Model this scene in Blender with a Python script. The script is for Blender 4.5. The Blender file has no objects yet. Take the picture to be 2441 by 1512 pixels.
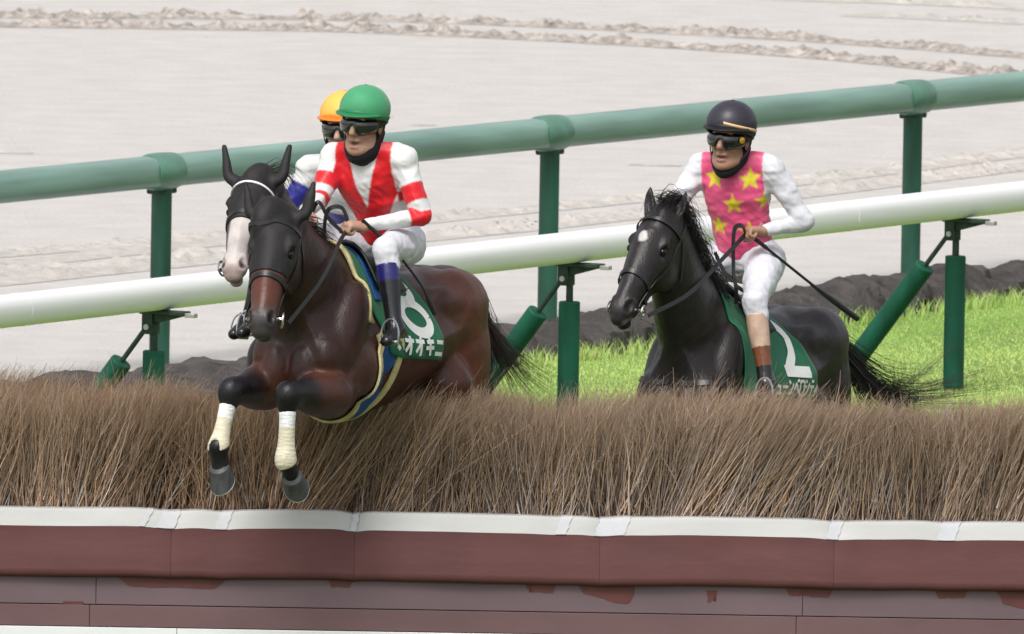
import bpy, bmesh, math, random
import numpy as np
from mathutils import Matrix, Vector
R = math.radians
rng = np.random.default_rng(7)
random.seed(7)
SC = bpy.context.scene
COL = SC.collection

# ------------------------------------------------------------------ camera
cam_d = bpy.data.cameras.new('camera'); cam = bpy.data.objects.new('camera', cam_d); COL.objects.link(cam)
SC.camera = cam
cam_d.sensor_width = 36.0
cam_d.lens = 36.0 * 48500.0 / 2441.0
cam_d.clip_start = 1.0; cam_d.clip_end = 6000
PITCH = math.atan(3547 / 48500.0); ROLL = R(0.95)
cam.matrix_world = Matrix.Translation((0, -100, 9.14)) @ Matrix.Rotation(R(90) - PITCH, 4, 'X') @ Matrix.Rotation(ROLL, 4, 'Z')
cam_d.dof.use_dof = True; cam_d.dof.focus_distance = 99.8; cam_d.dof.aperture_fstop = 19

# ------------------------------------------------------------------ sky, sun, exposure
W = bpy.data.worlds.new('World'); SC.world = W; W.use_nodes = True
nt = W.node_tree; nt.nodes.clear()
sky = nt.nodes.new('ShaderNodeTexSky'); sky.sky_type = 'NISHITA'; sky.sun_disc = False
SUN_EL, SUN_AZ = R(56), R(200)
sky.sun_elevation = SUN_EL; sky.sun_rotation = SUN_AZ
sky.air_density = 1.0; sky.dust_density = 4.0; sky.ozone_density = 1.0
hs = nt.nodes.new('ShaderNodeHueSaturation'); hs.inputs['Saturation'].default_value = 0.28
bg = nt.nodes.new('ShaderNodeBackground'); bg.inputs['Strength'].default_value = 0.13
wo = nt.nodes.new('ShaderNodeOutputWorld')
nt.links.new(sky.outputs[0], hs.inputs['Color']); nt.links.new(hs.outputs[0], bg.inputs[0]); nt.links.new(bg.outputs[0], wo.inputs[0])
sd = bpy.data.lights.new('sun', 'SUN'); sun = bpy.data.objects.new('sun', sd); COL.objects.link(sun)
sd.energy = 1.3; sd.angle = R(22); sd.color = (1, 0.97, 0.93)
sdir = Vector((math.sin(SUN_AZ) * math.cos(SUN_EL), math.cos(SUN_AZ) * math.cos(SUN_EL), math.sin(SUN_EL)))
sun.rotation_euler = sdir.to_track_quat('Z', 'Y').to_euler(); sun.location = (0, 0, 40)
SC.view_settings.view_transform = 'Standard'; SC.view_settings.look = 'None'
SC.view_settings.exposure = 0.55; SC.view_settings.gamma = 1.0
SC.render.engine = 'CYCLES'

# ------------------------------------------------------------------ materials
def lin(r, g, b):
    f = lambda c: (c / 255 / 12.92) if c <= 10 else ((c / 255 + .055) / 1.055) ** 2.4
    return (f(r), f(g), f(b), 1.0)

def mat(name, col=(.5, .5, .5, 1), rough=.5, spec=.5, metal=0., attr=None, var=None, bump=None, coat=0., sheen=0., sss=0.):
    """var=(scale, amount, stretch) colour mottling; bump=(scale, strength, stretch, detail)"""
    m = bpy.data.materials.new(name); m.use_nodes = True
    n = m.node_tree.nodes; L = m.node_tree.links; p = n['Principled BSDF']
    p.inputs['Roughness'].default_value = rough; p.inputs['Metallic'].default_value = metal
    p.inputs['Specular IOR Level'].default_value = spec
    p.inputs['Coat Weight'].default_value = coat; p.inputs['Sheen Weight'].default_value = sheen
    p.inputs['Coat Roughness'].default_value = .25
    if sss: p.inputs['Subsurface Weight'].default_value = sss; p.inputs['Subsurface Scale'].default_value = .01
    tc = n.new('ShaderNodeTexCoord')
    if attr:
        a = n.new('ShaderNodeAttribute'); a.attribute_name = attr; src = a.outputs['Color']
    else:
        r_ = n.new('ShaderNodeRGB'); r_.outputs[0].default_value = col; src = r_.outputs[0]
    def mapped(stretch):
        mp = n.new('ShaderNodeMapping'); mp.inputs['Scale'].default_value = stretch
        L.new(tc.outputs['Object'], mp.inputs[0]); return mp.outputs[0]
    if var:
        nz = n.new('ShaderNodeTexNoise'); nz.inputs['Scale'].default_value = var[0]; nz.inputs['Detail'].default_value = 6
        L.new(mapped(var[2] if len(var) > 2 else (1, 1, 1)), nz.inputs['Vector'])
        mr = n.new('ShaderNodeMapRange'); mr.inputs[1].default_value = .3; mr.inputs[2].default_value = .7
        mr.inputs[3].default_value = 1 - var[1]; mr.inputs[4].default_value = 1 + var[1]
        L.new(nz.outputs['Fac'], mr.inputs[0])
        mx = n.new('ShaderNodeMix'); mx.data_type = 'RGBA'; mx.blend_type = 'MULTIPLY'; mx.inputs[0].default_value = 1
        L.new(src, mx.inputs[6]); L.new(mr.outputs[0], mx.inputs[7]); src = mx.outputs[2]
    L.new(src, p.inputs['Base Color'])
    if bump:
        nz = n.new('ShaderNodeTexNoise'); nz.inputs['Scale'].default_value = bump[0]; nz.inputs['Detail'].default_value = bump[3] if len(bump) > 3 else 5
        L.new(mapped(bump[2] if len(bump) > 2 else (1, 1, 1)), nz.inputs['Vector'])
        b = n.new('ShaderNodeBump'); b.inputs['Strength'].default_value = bump[1]; b.inputs['Distance'].default_value = .02
        L.new(nz.outputs['Fac'], b.inputs['Height']); L.new(b.outputs[0], p.inputs['Normal'])
    return m

M = dict(
    coat=mat('horse_coat', attr='Col', rough=.38, spec=.32, var=(8, .28), bump=(110, .16, (1, 1, .35), 4)),
    hair=mat('horse_hair', (.012, .010, .010, 1), .42, .5),
    hairb=mat('horse_hair_brown', (.030, .020, .016, 1), .45, .5),
    hoof=mat('hoof_horn', (.060, .062, .066, 1), .5, .4, var=(30, .35, (1, 1, .3))),
    shoe=mat('shoe_steel', (.75, .75, .76, 1), .35, .5, .8),
    bandage=mat('bandage_cloth', attr='Col', rough=.85, spec=.2, var=(25, .10), bump=(90, .35, (.3, .3, 1))),
    hood=mat('hood_fabric', (.014, .012, .013, 1), .6, .35, var=(40, .25), bump=(200, .2)),
    leather=mat('black_leather', (.010, .010, .010, 1), .4, .5, var=(50, .3)),
    steel=mat('bit_steel', (.62, .62, .62, 1), .3, .5, 1.0),
    whiteband=mat('white_trim', (.72, .70, .68, 1), .6, .3),
    cloth=mat('saddle_cloth_green', lin(4, 98, 64), .62, .3, var=(12, .14), bump=(160, .15), sheen=.1),
    print_white=mat('white_print', (.80, .80, .78, 1), .55, .3, var=(40, .04)),
    pad=mat('cream_pad', lin(196, 184, 138), .8, .2, var=(20, .15), bump=(120, .2)),
    blue=mat('girth_blue', lin(28, 76, 132), .6, .3, var=(18, .22), bump=(140, .2)),
    jersey=mat('silk_jersey', attr='Col', rough=.40, spec=.35, var=(9, .05), bump=(11, .34, (1.6, 1.6, .6), 2), sheen=.15),
    breech=mat('breeches_white', (.62, .62, .67, 1), .5, .35, var=(10, .04), bump=(12, .34, (1.8, 1.8, .5), 2), sheen=.1),
    skin=mat('skin', attr='Col', rough=.48, spec=.4, var=(30, .08), bump=(120, .06), sss=.12),
    boot=mat('black_boot', attr='Col', rough=.22, spec=.55, var=(20, .2), bump=(40, .08)),
    scarf=mat('black_neck_scarf', (.010, .010, .014, 1), .75, .25, bump=(60, .25)),
    goggle=mat('goggle_lens', (.008, .008, .009, 1), .1, .7, coat=.6),
    eye=mat('eye_glossy', (.006, .004, .003, 1), .12, .4),
    helm_green=mat('helmet_green', lin(62, 146, 100), .6, .35, var=(14, .06), bump=(60, .06), sheen=.2),
    helm_green_dk=mat('helmet_green_dark', lin(34, 116, 72), .5, .4),
    helm_orange=mat('helmet_orange', lin(250, 180, 84), .5, .4, var=(14, .05)),
    helm_orange_dk=mat('helmet_orange_dark', lin(235, 120, 30), .5, .4),
    helm_black=mat('helmet_black', lin(48, 44, 54), .42, .45, var=(14, .15), bump=(60, .05)),
    helm_black_dk=mat('helmet_peak_black', lin(22, 21, 25), .5, .4),
    beige=mat('beige_band', lin(226, 190, 140), .6, .3),
    red=mat('red_ribbon', lin(200, 30, 25), .6, .3),
    gold=mat('goggle_badge', lin(190, 150, 30), .4, .5),
)

# ------------------------------------------------------------------ mesh helpers
def link(name, me, m=None, parent=None, smooth=True):
    o = bpy.data.objects.new(name, me); COL.objects.link(o)
    if m is not None: me.materials.append(M[m] if isinstance(m, str) else m)
    if smooth and len(me.polygons): me.polygons.foreach_set('use_smooth', np.ones(len(me.polygons), bool))
    if parent is not None: o.parent = parent
    return o

def npmesh(name, V, F, col=None):
    V = np.ascontiguousarray(V, np.float32); F = np.ascontiguousarray(F, np.int32); k = F.shape[1]
    me = bpy.data.meshes.new(name)
    me.vertices.add(len(V)); me.vertices.foreach_set('co', V.ravel())
    me.loops.add(F.size); me.loops.foreach_set('vertex_index', F.ravel())
    me.polygons.add(len(F)); me.polygons.foreach_set('loop_start', np.arange(0, F.size, k, dtype=np.int32))
    me.polygons.foreach_set('loop_total', np.full(len(F), k, np.int32))
    if col is not None:
        a = me.attributes.new('Col', 'FLOAT_COLOR', 'POINT')
        c = np.ones((len(V), 4), np.float32); c[:, :3] = col
        a.data.foreach_set('color', c.ravel())
    me.update(calc_edges=True); me.validate()
    return me

def tag(o, label=None, cat=None, group=None, kind=None):
    if label: o['label'] = label
    if cat: o['category'] = cat
    if group: o['group'] = group
    if kind: o['kind'] = kind
    return o

def empty(name, mw):
    o = bpy.data.objects.new(name, None); COL.objects.link(o); o.empty_display_size = .2
    o.matrix_world = mw; return o

def vnoise(P, seed=0):
    """3-D value noise in 0..1"""
    P = np.asarray(P, np.float64); i = np.floor(P).astype(np.int64); f = P - i; f = f * f * (3 - 2 * f)
    def h(a, b, c):
        n = (a * 374761393 + b * 668265263 + c * 2147483647 + seed * 974711) & 0xffffffff
        n = ((n ^ (n >> 13)) * 1274126177) & 0xffffffff
        return ((n ^ (n >> 16)) & 0xffff) / 65535.0
    o = 0
    for dx in (0, 1):
        for dy in (0, 1):
            for dz in (0, 1):
                w = (f[..., 0] if dx else 1 - f[..., 0]) * (f[..., 1] if dy else 1 - f[..., 1]) * (f[..., 2] if dz else 1 - f[..., 2])
                o = o + w * h(i[..., 0] + dx, i[..., 1] + dy, i[..., 2] + dz)
    return o

def fbm(P, oct=3, seed=0):
    a, s, o, t = 1., 1., 0, 0
    for k in range(oct):
        o = o + a * vnoise(np.asarray(P) * s, seed + k); t += a; a *= .5; s *= 2.03
    return o / t

def nrm(v): v = np.asarray(v, float); return v / (np.linalg.norm(v, axis=-1, keepdims=True) + 1e-9)

def spline(pts, n):
    """Catmull-Rom through pts (any dimension), n samples"""
    P = np.asarray(pts, float); P = np.vstack([2 * P[0] - P[1], P, 2 * P[-1] - P[-2]])
    u = np.linspace(0, len(P) - 3 - 1e-6, n); i = u.astype(int); t = (u - i)[:, None]
    a, b, c, d = P[i], P[i + 1], P[i + 2], P[i + 3]
    return .5 * ((2 * b) + (c - a) * t + (2 * a - 5 * b + 4 * c - d) * t * t + (3 * b - a - 3 * c + d) * t ** 3)

def tube_vf(P, rad, sides=8, caps=True):
    P = np.asarray(P, float); n = len(P); rad = np.broadcast_to(np.asarray(rad, float), (n,))
    T = nrm(np.gradient(P, axis=0)); ref = np.array([0, 0, 1.]) if abs(T[0, 2]) < .9 else np.array([1., 0, 0])
    N = []; a = nrm(np.cross(T[0], ref))
    for k in range(n):
        a = nrm(a - T[k] * (a @ T[k])); N.append(a)
    N = np.array(N); B = np.cross(T, N)
    th = np.linspace(0, 2 * np.pi, sides, endpoint=False)
    V = P[:, None] + rad[:, None, None] * (N[:, None] * np.cos(th)[None, :, None] + B[:, None] * np.sin(th)[None, :, None])
    V = V.reshape(-1, 3); F = []
    for k in range(n - 1):
        for s in range(sides):
            t = (s + 1) % sides; F.append((k * sides + s, k * sides + t, (k + 1) * sides + t, (k + 1) * sides + s))
    if caps:
        c0 = len(V); V = np.vstack([V, P[:1], P[-1:]])
        for s in range(sides):
            t = (s + 1) % sides
            F.append((t, s, c0, c0)); e = (n - 1) * sides; F.append((e + s, e + t, c0 + 1, c0 + 1))
    return V, F

class MB:
    """collects plain polygons for one mesh"""
    def __init__(s): s.v = []; s.f = []
    def add(s, V, F):
        o = len(s.v); s.v += [tuple(map(float, p)) for p in V]
        s.f += [tuple(dict.fromkeys(i + o for i in f)) for f in F]; return s
    def tube(s, P, r, sides=8): return s.add(*tube_vf(P, r, sides))
    def box(s, lo, hi):
        x0, y0, z0 = lo; x1, y1, z1 = hi
        V = [(x0, y0, z0), (x1, y0, z0), (x1, y1, z0), (x0, y1, z0), (x0, y0, z1), (x1, y0, z1), (x1, y1, z1), (x0, y1, z1)]
        return s.add(V, [(0, 3, 2, 1), (4, 5, 6, 7), (0, 1, 5, 4), (1, 2, 6, 5), (2, 3, 7, 6), (3, 0, 4, 7)])
    def grid(s, G):
        a, b = G.shape[:2]; F = [(i * b + j, i * b + j + 1, (i + 1) * b + j + 1, (i + 1) * b + j) for i in range(a - 1) for j in range(b - 1)]
        return s.add(G.reshape(-1, 3), F)
    def build(s, name, m, parent=None, smooth=True, bevel=0, solid=0):
        me = bpy.data.meshes.new(name); me.from_pydata(s.v, [], s.f); me.validate()
        if smooth and len(s.v) < 9000:
            bm = bmesh.new(); bm.from_mesh(me); bmesh.ops.remove_doubles(bm, verts=bm.verts, dist=2e-5); bm.to_mesh(me); bm.free()
        o = link(name, me, m, parent, smooth)
        if smooth and len(me.polygons): me.set_sharp_from_angle(angle=R(38))
        if solid:
            md = o.modifiers.new('solid', 'SOLIDIFY'); md.thickness = solid; md.offset = 0
        if bevel:
            md = o.modifiers.new('bevel', 'BEVEL'); md.width = bevel; md.segments = 2; md.limit_method = 'ANGLE'
        return o

# ------------------------------------------------------------------ implicit bodies: blended tapered limbs -> one skin
def smin(a, b, k):
    if k <= 0: return np.minimum(a, b)
    h = np.clip(.5 + .5 * (b - a) / k, 0, 1); return b * (1 - h) + a * h - k * h * (1 - h)

class Field:
    def __init__(s): s.ops = []; s.clips = []; s.disp = []
    def cone(s, p1, p2, r1, r2, k=.03, ax=None, sc=1., sub=False):
        return s.chain([(*p1, r1), (*p2, r2)], k, ax, sc, sub, 2)
    def chain(s, pts, k=.03, ax=None, sc=1., sub=False, n=None):
        q = np.asarray(pts, float); q = spline(q, n or max(2, 4 * len(q))) if len(q) > 2 else q
        ax = None if ax is None else nrm(ax)
        m = q[:, 3].max() * max(1, sc)
        s.ops.append(('chain', (q, ax, sc), k, sub, q[:, :3].min(0) - m, q[:, :3].max(0) + m)); return s
    def ell(s, c, r, Rm=None, k=.03, sub=False):
        c = np.asarray(c, float); r = np.asarray(r, float); Rm = np.eye(3) if Rm is None else np.asarray(Rm, float)
        e = np.abs(Rm) @ r if False else np.sqrt(((Rm * r) ** 2).sum(1))
        s.ops.append(('ell', (c, r, Rm), k, sub, c - e, c + e)); return s
    def loft(s, tab, egg=.25, k=.03):
        t = np.asarray(tab, float); x = np.linspace(t[0, 0], t[-1, 0], 80); d = spline(t, 400); T = np.array([np.interp(x, d[:, 0], d[:, i]) for i in range(4)])
        lo = np.array([x[0], -T[3].max(), (T[1] - T[2]).min()]); hi = np.array([x[-1], T[3].max(), (T[1] + T[2]).max()])
        s.ops.append(('loft', (T, egg), k, False, lo, hi)); return s
    def clip(s, p, n): p = np.asarray(p, float); n = nrm(n); s.clips.append((p, n)); return s   # keeps the side n points away from
    @staticmethod
    def _d(op, P):
        ty, a = op[0], op[1]
        if ty == 'chain':
            q, ax, sc = a; out = None
            for i in range(len(q) - 1):
                p1, p2 = q[i, :3].astype(P.dtype), q[i + 1, :3].astype(P.dtype); ba = p2 - p1; L = float(ba @ ba) + 1e-12
                pa = P - p1; t = np.clip((pa @ ba) / L, 0, 1); v = pa - t[..., None] * ba
                if ax is not None:
                    dv = v @ ax.astype(P.dtype); v = v + ((1 / sc - 1) * dv)[..., None] * ax.astype(P.dtype)
                d = np.sqrt((v * v).sum(-1)) - (q[i, 3] + t * (q[i + 1, 3] - q[i, 3]))
                if ax is not None: d = d * min(1, sc)
                out = d if out is None else np.minimum(out, d)
            return out
        if ty == 'ell':
            c, r, Rm = a; v = (P - c.astype(P.dtype)) @ Rm.astype(P.dtype); u = v / r.astype(P.dtype)
            k0 = np.sqrt((u * u).sum(-1)); u2 = u / r.astype(P.dtype); k1 = np.sqrt((u2 * u2).sum(-1)) + 1e-6
            return k0 * (k0 - 1) / k1
        T, egg = a; x = P[..., 0]; cz = np.interp(x, T[0], T[1]); hh = np.interp(x, T[0], T[2]); hw = np.interp(x, T[0], T[3])
        tz = (P[..., 2] - cz) / hh; w = hw * (1 - egg * np.clip(tz, -1, 1.2) * (tz > 0) - .06 * (tz < 0) * np.clip(-tz, 0, 1))
        d = (np.sqrt((P[..., 1] / w) ** 2 + tz ** 2) - 1) * np.minimum(hw, hh)
        d = np.maximum(d, np.maximum(T[0][0] - x, x - T[0][-1]))
        return d.astype(P.dtype)
    def eval(s, P):
        P = np.asarray(P, np.float64); d = np.full(P.shape[:-1], 10.); f = P.reshape(-1, 3); lo, hi = f.min(0), f.max(0)
        for op in s.ops:
            m = op[2] + .06
            if (op[4] - m > hi).any() or (op[5] + m < lo).any(): continue
            b = s._d(op, P); d = -smin(-d, b, op[2]) if op[3] else smin(d, b, op[2])
        for p, n in s.clips: d = np.maximum(d, (P - p) @ n)
        return d
    def grad(s, P, e=.004):
        return nrm(np.stack([s.eval(P + e * np.eye(3)[i]) - s.eval(P - e * np.eye(3)[i]) for i in range(3)], -1))
    def snap(s, P, off=0., it=6):
        P = np.array(P, float)
        for _ in range(it): P = P - .9 * (s.eval(P) - off)[..., None] * s.grad(P)
        return P
    def fast(s, P):
        """value read off the grid of the last mesh()"""
        D, lo, h = s.grid; q = (np.asarray(P) - lo) / h; n = np.array(D.shape); q = np.clip(q, 0, n - 1.001); i = q.astype(int); t = q - i; o = 0
        for a in (0, 1):
            for b_ in (0, 1):
                for c in (0, 1):
                    w = (t[..., 0] if a else 1 - t[..., 0]) * (t[..., 1] if b_ else 1 - t[..., 1]) * (t[..., 2] if c else 1 - t[..., 2])
                    o = o + w * D[i[..., 0] + a, i[..., 1] + b_, i[..., 2] + c]
        return o
    def mesh(s, h, off=0., box=None):
        adds = [o for o in s.ops if not o[3]]
        lo = np.min([o[4] for o in adds], 0) - off - 3 * h; hi = np.max([o[5] for o in adds], 0) + off + 3 * h
        if box is not None: lo, hi = np.array(box[0], float), np.array(box[1], float)
        n = np.ceil((hi - lo) / h).astype(int) + 1
        ax = [(lo[i] + h * np.arange(n[i])).astype(np.float32) for i in range(3)]
        D = np.full(n, .5, np.float32)
        for op in s.ops:
            m = max(op[2], 0) + 2.5 * h + max(off, 0)
            i0 = np.clip(np.floor((op[4] - m - lo) / h).astype(int), 0, n - 1); i1 = np.clip(np.ceil((op[5] + m - lo) / h).astype(int) + 1, 1, n)
            sl = tuple(slice(i0[i], i1[i]) for i in range(3))
            if (i1 <= i0).any(): continue
            if box is not None and ((op[4] - m > hi).any() or (op[5] + m < lo).any()): continue
            P = np.stack(np.meshgrid(*[ax[i][sl[i]] for i in range(3)], indexing='ij'), -1)
            b = s._d(op, P).astype(np.float32); d = D[sl]
            D[sl] = -smin(-d, b, op[2]) if op[3] else smin(d, b, op[2])
        s.grid = (D.copy(), lo, h)
        D -= off
        if s.clips or s.disp:
            if s.disp:
                near = np.abs(D) < 3 * h; P = lo + np.argwhere(near) * h; d = D[near]
                for f in s.disp: d = d + f(P)
                D[near] = d
            if s.clips:
                ins = D < 4 * h; P = lo + np.argwhere(ins) * h; d = D[ins]
                for p, nn in s.clips: d = np.maximum(d, (P - p) @ nn)
                D[ins] = d
        return surface_nets(D, lo, h)

def surface_nets(D, lo, h):
    S = D < 0; n = D.shape
    cs = np.zeros([k - 1 for k in n], np.int8)
    offs = [(a, b, c) for a in (0, 1) for b in (0, 1) for c in (0, 1)]
    for a, b, c in offs: cs += S[a:n[0] - 1 + a, b:n[1] - 1 + b, c:n[2] - 1 + c]
    act = (cs > 0) & (cs < 8); I = np.argwhere(act); idm = np.full(act.shape, -1, np.int32); idm[act] = np.arange(len(I))
    c8 = np.stack([D[I[:, 0] + a, I[:, 1] + b, I[:, 2] + c] for a, b, c in offs], 1).astype(np.float64)
    acc = np.zeros((len(I), 3)); cnt = np.zeros(len(I)); O = np.array(offs, float)
    for i in range(8):
        for j in range(i + 1, 8):
            if np.abs(O[i] - O[j]).sum() != 1: continue
            x = (c8[:, i] < 0) != (c8[:, j] < 0); t = c8[:, i] / (c8[:, i] - c8[:, j] + 1e-12)
            acc += np.where(x[:, None], O[i] + t[:, None] * (O[j] - O[i]), 0); cnt += x
    V = lo + h * (I + acc / cnt[:, None]); Q = []
    for axn in range(3):
        u, v = [(1, 2), (2, 0), (0, 1)][axn]
        s0 = [slice(None)] * 3; s1 = [slice(None)] * 3; s0[axn] = slice(0, -1); s1[axn] = slice(1, None)
        E = S[tuple(s0)] != S[tuple(s1)]; J = np.argwhere(E)
        J = J[(J[:, u] > 0) & (J[:, v] > 0) & (J[:, u] < n[u] - 1) & (J[:, v] < n[v] - 1)]
        ins = S[J[:, 0], J[:, 1], J[:, 2]]
        def cell(du, dv):
            K = J.copy(); K[:, u] += du; K[:, v] += dv; return idm[K[:, 0], K[:, 1], K[:, 2]]
        q = np.stack([cell(-1, -1), cell(0, -1), cell(0, 0), cell(-1, 0)], 1)
        q[~ins] = q[~ins][:, ::-1]; Q.append(q)
    Q = np.vstack(Q); Q = Q[(Q >= 0).all(1)]
    return V, Q

def paint(V, col, path, r, c, soft=.02):
    """coat colour c on the vertices within r of a path"""
    q = np.asarray(path, float); d = np.full(len(V), 9.)
    for i in range(max(1, len(q) - 1)):
        p1 = q[i]; p2 = q[min(i + 1, len(q) - 1)]; ba = p2 - p1; t = np.clip(((V - p1) @ ba) / (ba @ ba + 1e-9), 0, 1)
        d = np.minimum(d, np.linalg.norm(V - p1 - t[:, None] * ba, axis=1))
    w = np.clip((r - d) / soft + .5, 0, 1)[:, None]; w = w * w * (3 - 2 * w)
    col[:] = col * (1 - w) + np.asarray(c)[:3] * w
    return d

def euler_R(yaw=0, pitch=0, roll=0):
    return np.array((Matrix.Rotation(R(yaw), 3, 'Z') @ Matrix.Rotation(R(pitch), 3, 'Y') @ Matrix.Rotation(R(roll), 3, 'X')))

def strap_vf(P, N, w, t):
    """flat strap along P with outward normals N"""
    T = nrm(np.gradient(P, axis=0)); B = np.cross(T, N); V = []; F = []
    for k in range(len(P)):
        V += [P[k] - B[k] * w / 2, P[k] + B[k] * w / 2, P[k] + B[k] * w / 2 + N[k] * t, P[k] - B[k] * w / 2 + N[k] * t]
    for k in range(len(P) - 1):
        a = 4 * k; b = a + 4
        for i in range(4): F.append((a + i, a + (i + 1) % 4, b + (i + 1) % 4, b + i))
    return np.array(V), F

def strands(roots, guides, n, rad, spread, seed, seg=7, wav=.01):
    """n hairs, each following a blend of guide curves, as thin three-sided tapered tubes in one mesh"""
    g = np.random.default_rng(seed); Gs = [spline(q, seg) for q in guides]; V = []; F = []
    k = 0
    for i in range(n):
        w = g.dirichlet(np.ones(len(Gs)) * .6); C = sum(wi * q for wi, q in zip(w, Gs))
        L = g.uniform(.55, 1.08); u = np.linspace(0, 1, seg)
        C = C[0] + (np.stack([np.interp(u * min(L, 1), u, C[:, a]) for a in range(3)], 1) - C[0])
        C = C + (g.normal(0, 1, 3) * spread * roots) + (u[:, None] ** 1.3) * g.normal(0, 1, 3) * spread
        C = C + np.sin(u * g.uniform(3, 8) + g.uniform(0, 6))[:, None] * g.normal(0, 1, 3) * wav * u[:, None]
        r = rad * g.uniform(.6, 1.3) * (1 - .85 * u)
        T = nrm(np.gradient(C, axis=0)); A = nrm(np.cross(T, g.normal(0, 1, 3))); B = np.cross(T, A)
        for s in range(seg):
            for j in range(3):
                th = j * 2.0944; V.append(C[s] + r[s] * (A[s] * math.cos(th) + B[s] * math.sin(th)))
        for s in range(seg - 1):
            for j in range(3):
                a = k + s * 3; F.append((a + j, a + (j + 1) % 3, a + 3 + (j + 1) % 3, a + 3 + j))
        k += seg * 3
    return np.array(V), np.array(F)
# ------------------------------------------------------------------ setting: ground, grass, sand, tracks, bank
M['turf'] = mat('turf', lin(90, 104, 62), .9, .15, var=(1.6, .28, (1, .35, 1)), bump=(40, .6))
M['verge'] = mat('verge_turf', lin(120, 144, 76), .9, .15, var=(1.6, .2, (1, .35, 1)), bump=(40, .6))
M['blade'] = mat('grass_blades', attr='Col', rough=.6, spec=.25)
M['sand'] = mat('dry_sand', (.50, .475, .450, 1), .95, .1, var=(5, .06, (.5, .5, 1)), bump=(26, .8, (1, 1, 1), 8))
M['rutsand'] = mat('rutted_sand', (.355, .32, .29, 1), .95, .1, var=(14, .45), bump=(30, .8, (1, 1, 1), 8))
M['rutlight'] = mat('scuffed_sand', (.455, .425, .395, 1), .95, .1, var=(9, .12), bump=(30, .7, (1, 1, 1), 8))
M['earth'] = mat('dark_earth', (.062, .055, .052, 1), .85, .3, var=(6, .45), bump=(34, 1.0, (1, 1, 1), 9))

def sheet(name, pts, z, m, kind='structure'):
    o = MB().add([(x, y, z) for x, y in pts], [tuple(range(len(pts)))]).build(name, m, smooth=False); tag(o, kind=kind); return o

KD = nrm(np.array([.4605, .8876])); KN = np.array([-KD[1], KD[0]])        # bank direction and its left normal (towards the sand)
K0 = np.array([0.0, 21.43])
def kp(s, t): q = K0 + KD * s + KN * t; return q                          # s along the bank, t across (+ towards the sand)
sheet('ground', [(-1500, -700), (1500, -700), (1500, 2500), (-1500, 2500)], 0, 'turf')
sheet('verge', [tuple(kp(-40, -5.3)), tuple(kp(40, -5.3)), tuple(kp(40, .1)), tuple(kp(-40, .1))], .004, 'verge')
a, b, c, d = kp(-300, .1), kp(300, .1), kp(300, 140), kp(-300, 140)
sheet('sand_track', [tuple(a), tuple(b), tuple(c), tuple(d)], .008, 'sand')

def rut(path, width, height, seed, name='wheel_track', m_='rutsand'):
    """churned furrow: displaced strip of sand lying on the sheet"""
    P = np.asarray(path, float); L = np.linalg.norm(np.diff(P, axis=0), axis=1).sum(); n = int(L / .025); m = max(8, int(width / .03))
    C = spline(P, n); T = nrm(np.gradient(C, axis=0)); N = np.stack([-T[:, 1], T[:, 0]], 1)
    v = np.linspace(-.5, .5, m)
    G = np.zeros((n, m, 3)); G[..., :2] = C[:, None] + N[:, None] * (v * width)[None, :, None]
    s = np.linspace(0, L, n)[:, None] + 0 * v[None]; vv = v[None] * width + 0 * s
    q = np.stack([s * 13, vv * 15, np.full_like(s, seed)], -1)
    lump = np.clip(fbm(q, 4, seed) * 2.6 - .75, 0, 1.4) * np.clip(fbm(q * .3, 2, seed + 9) * 3.0 - .8, .05, 1.3)
    ed = np.clip((.5 - np.abs(v)) * 5, 0, 1)[None]
    fade = np.clip(np.minimum(s, L - s) * (1.2 if L > 2 else 8), 0, 1)
    G[..., 2] = .011 + (lump * height) * ed * fade
    o = MB().grid(G).build(name, m_); tag(o, kind='structure'); return o
rut([(-8, 54.6), (-5.5, 55.25), (-3.96, 55.5), (-2.68, 55.75), (-1.39, 55.9), (-.1, 55.6), (1.18, 54.9), (2.45, 54.0), (3.82, 52.6), (5.5, 50.4), (8, 46.9)], .45, .045, 1)
rut([(-8, 53.4), (-5.5, 54.0), (-3.93, 54.3), (-2.66, 54.4), (-1.38, 54.4), (-.1, 53.9), (1.17, 53.1), (2.42, 51.9), (3.33, 50.6), (3.75, 49.9), (5.2, 47.9), (7, 45.2)], .45, .048, 2)
rut([(-3.2, 28.7), (-.62, 33.38), (.49, 35.28), (1.48, 37.0), (2.51, 39.1), (3.55, 41.3), (6, 46.0)], .4, .030, 3, m_='rutlight')
rut([(-3.5, 26.6), (-.61, 31.7), (.21, 33.1), (1.48, 35.7), (2.8, 38.4), (3.53, 39.9), (6, 44.8)], .4, .038, 4, m_='rutlight')
rut([(-5.5, 26.3), (-3.28, 29.59), (-2.49, 30.75), (-1.7, 31.92), (0, 34.6)], .4, .025, 5, m_='rutlight')
rut([(-5.5, 24.0), (-3.23, 27.9), (-2.46, 28.9), (-1.68, 30.2)], .5, .035, 6, m_='rutlight')
rut([(1.6, 59.9), (2.36, 59.58), (3.18, 59.36), (3.96, 58.9), (6, 57.2)], .6, .04, 8, m_='rutlight')
rut([(2.6, 57.6), (3.3, 57.3), (3.96, 56.9), (6, 55.3)], .5, .03, 10, m_='rutlight')
gs = np.random.default_rng(3)
for i in range(9):
    x = gs.uniform(-4.2, 4); y = gs.uniform(34, 53) - .3 * x; w = gs.uniform(.06, .22)
    rut([(x - w, y + .06 * w), (x, y), (x + w, y - .1 * w)], gs.uniform(.08, .2), gs.uniform(.012, .022), 20 + i, 'hoof_scuff', 'rutlight')

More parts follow.
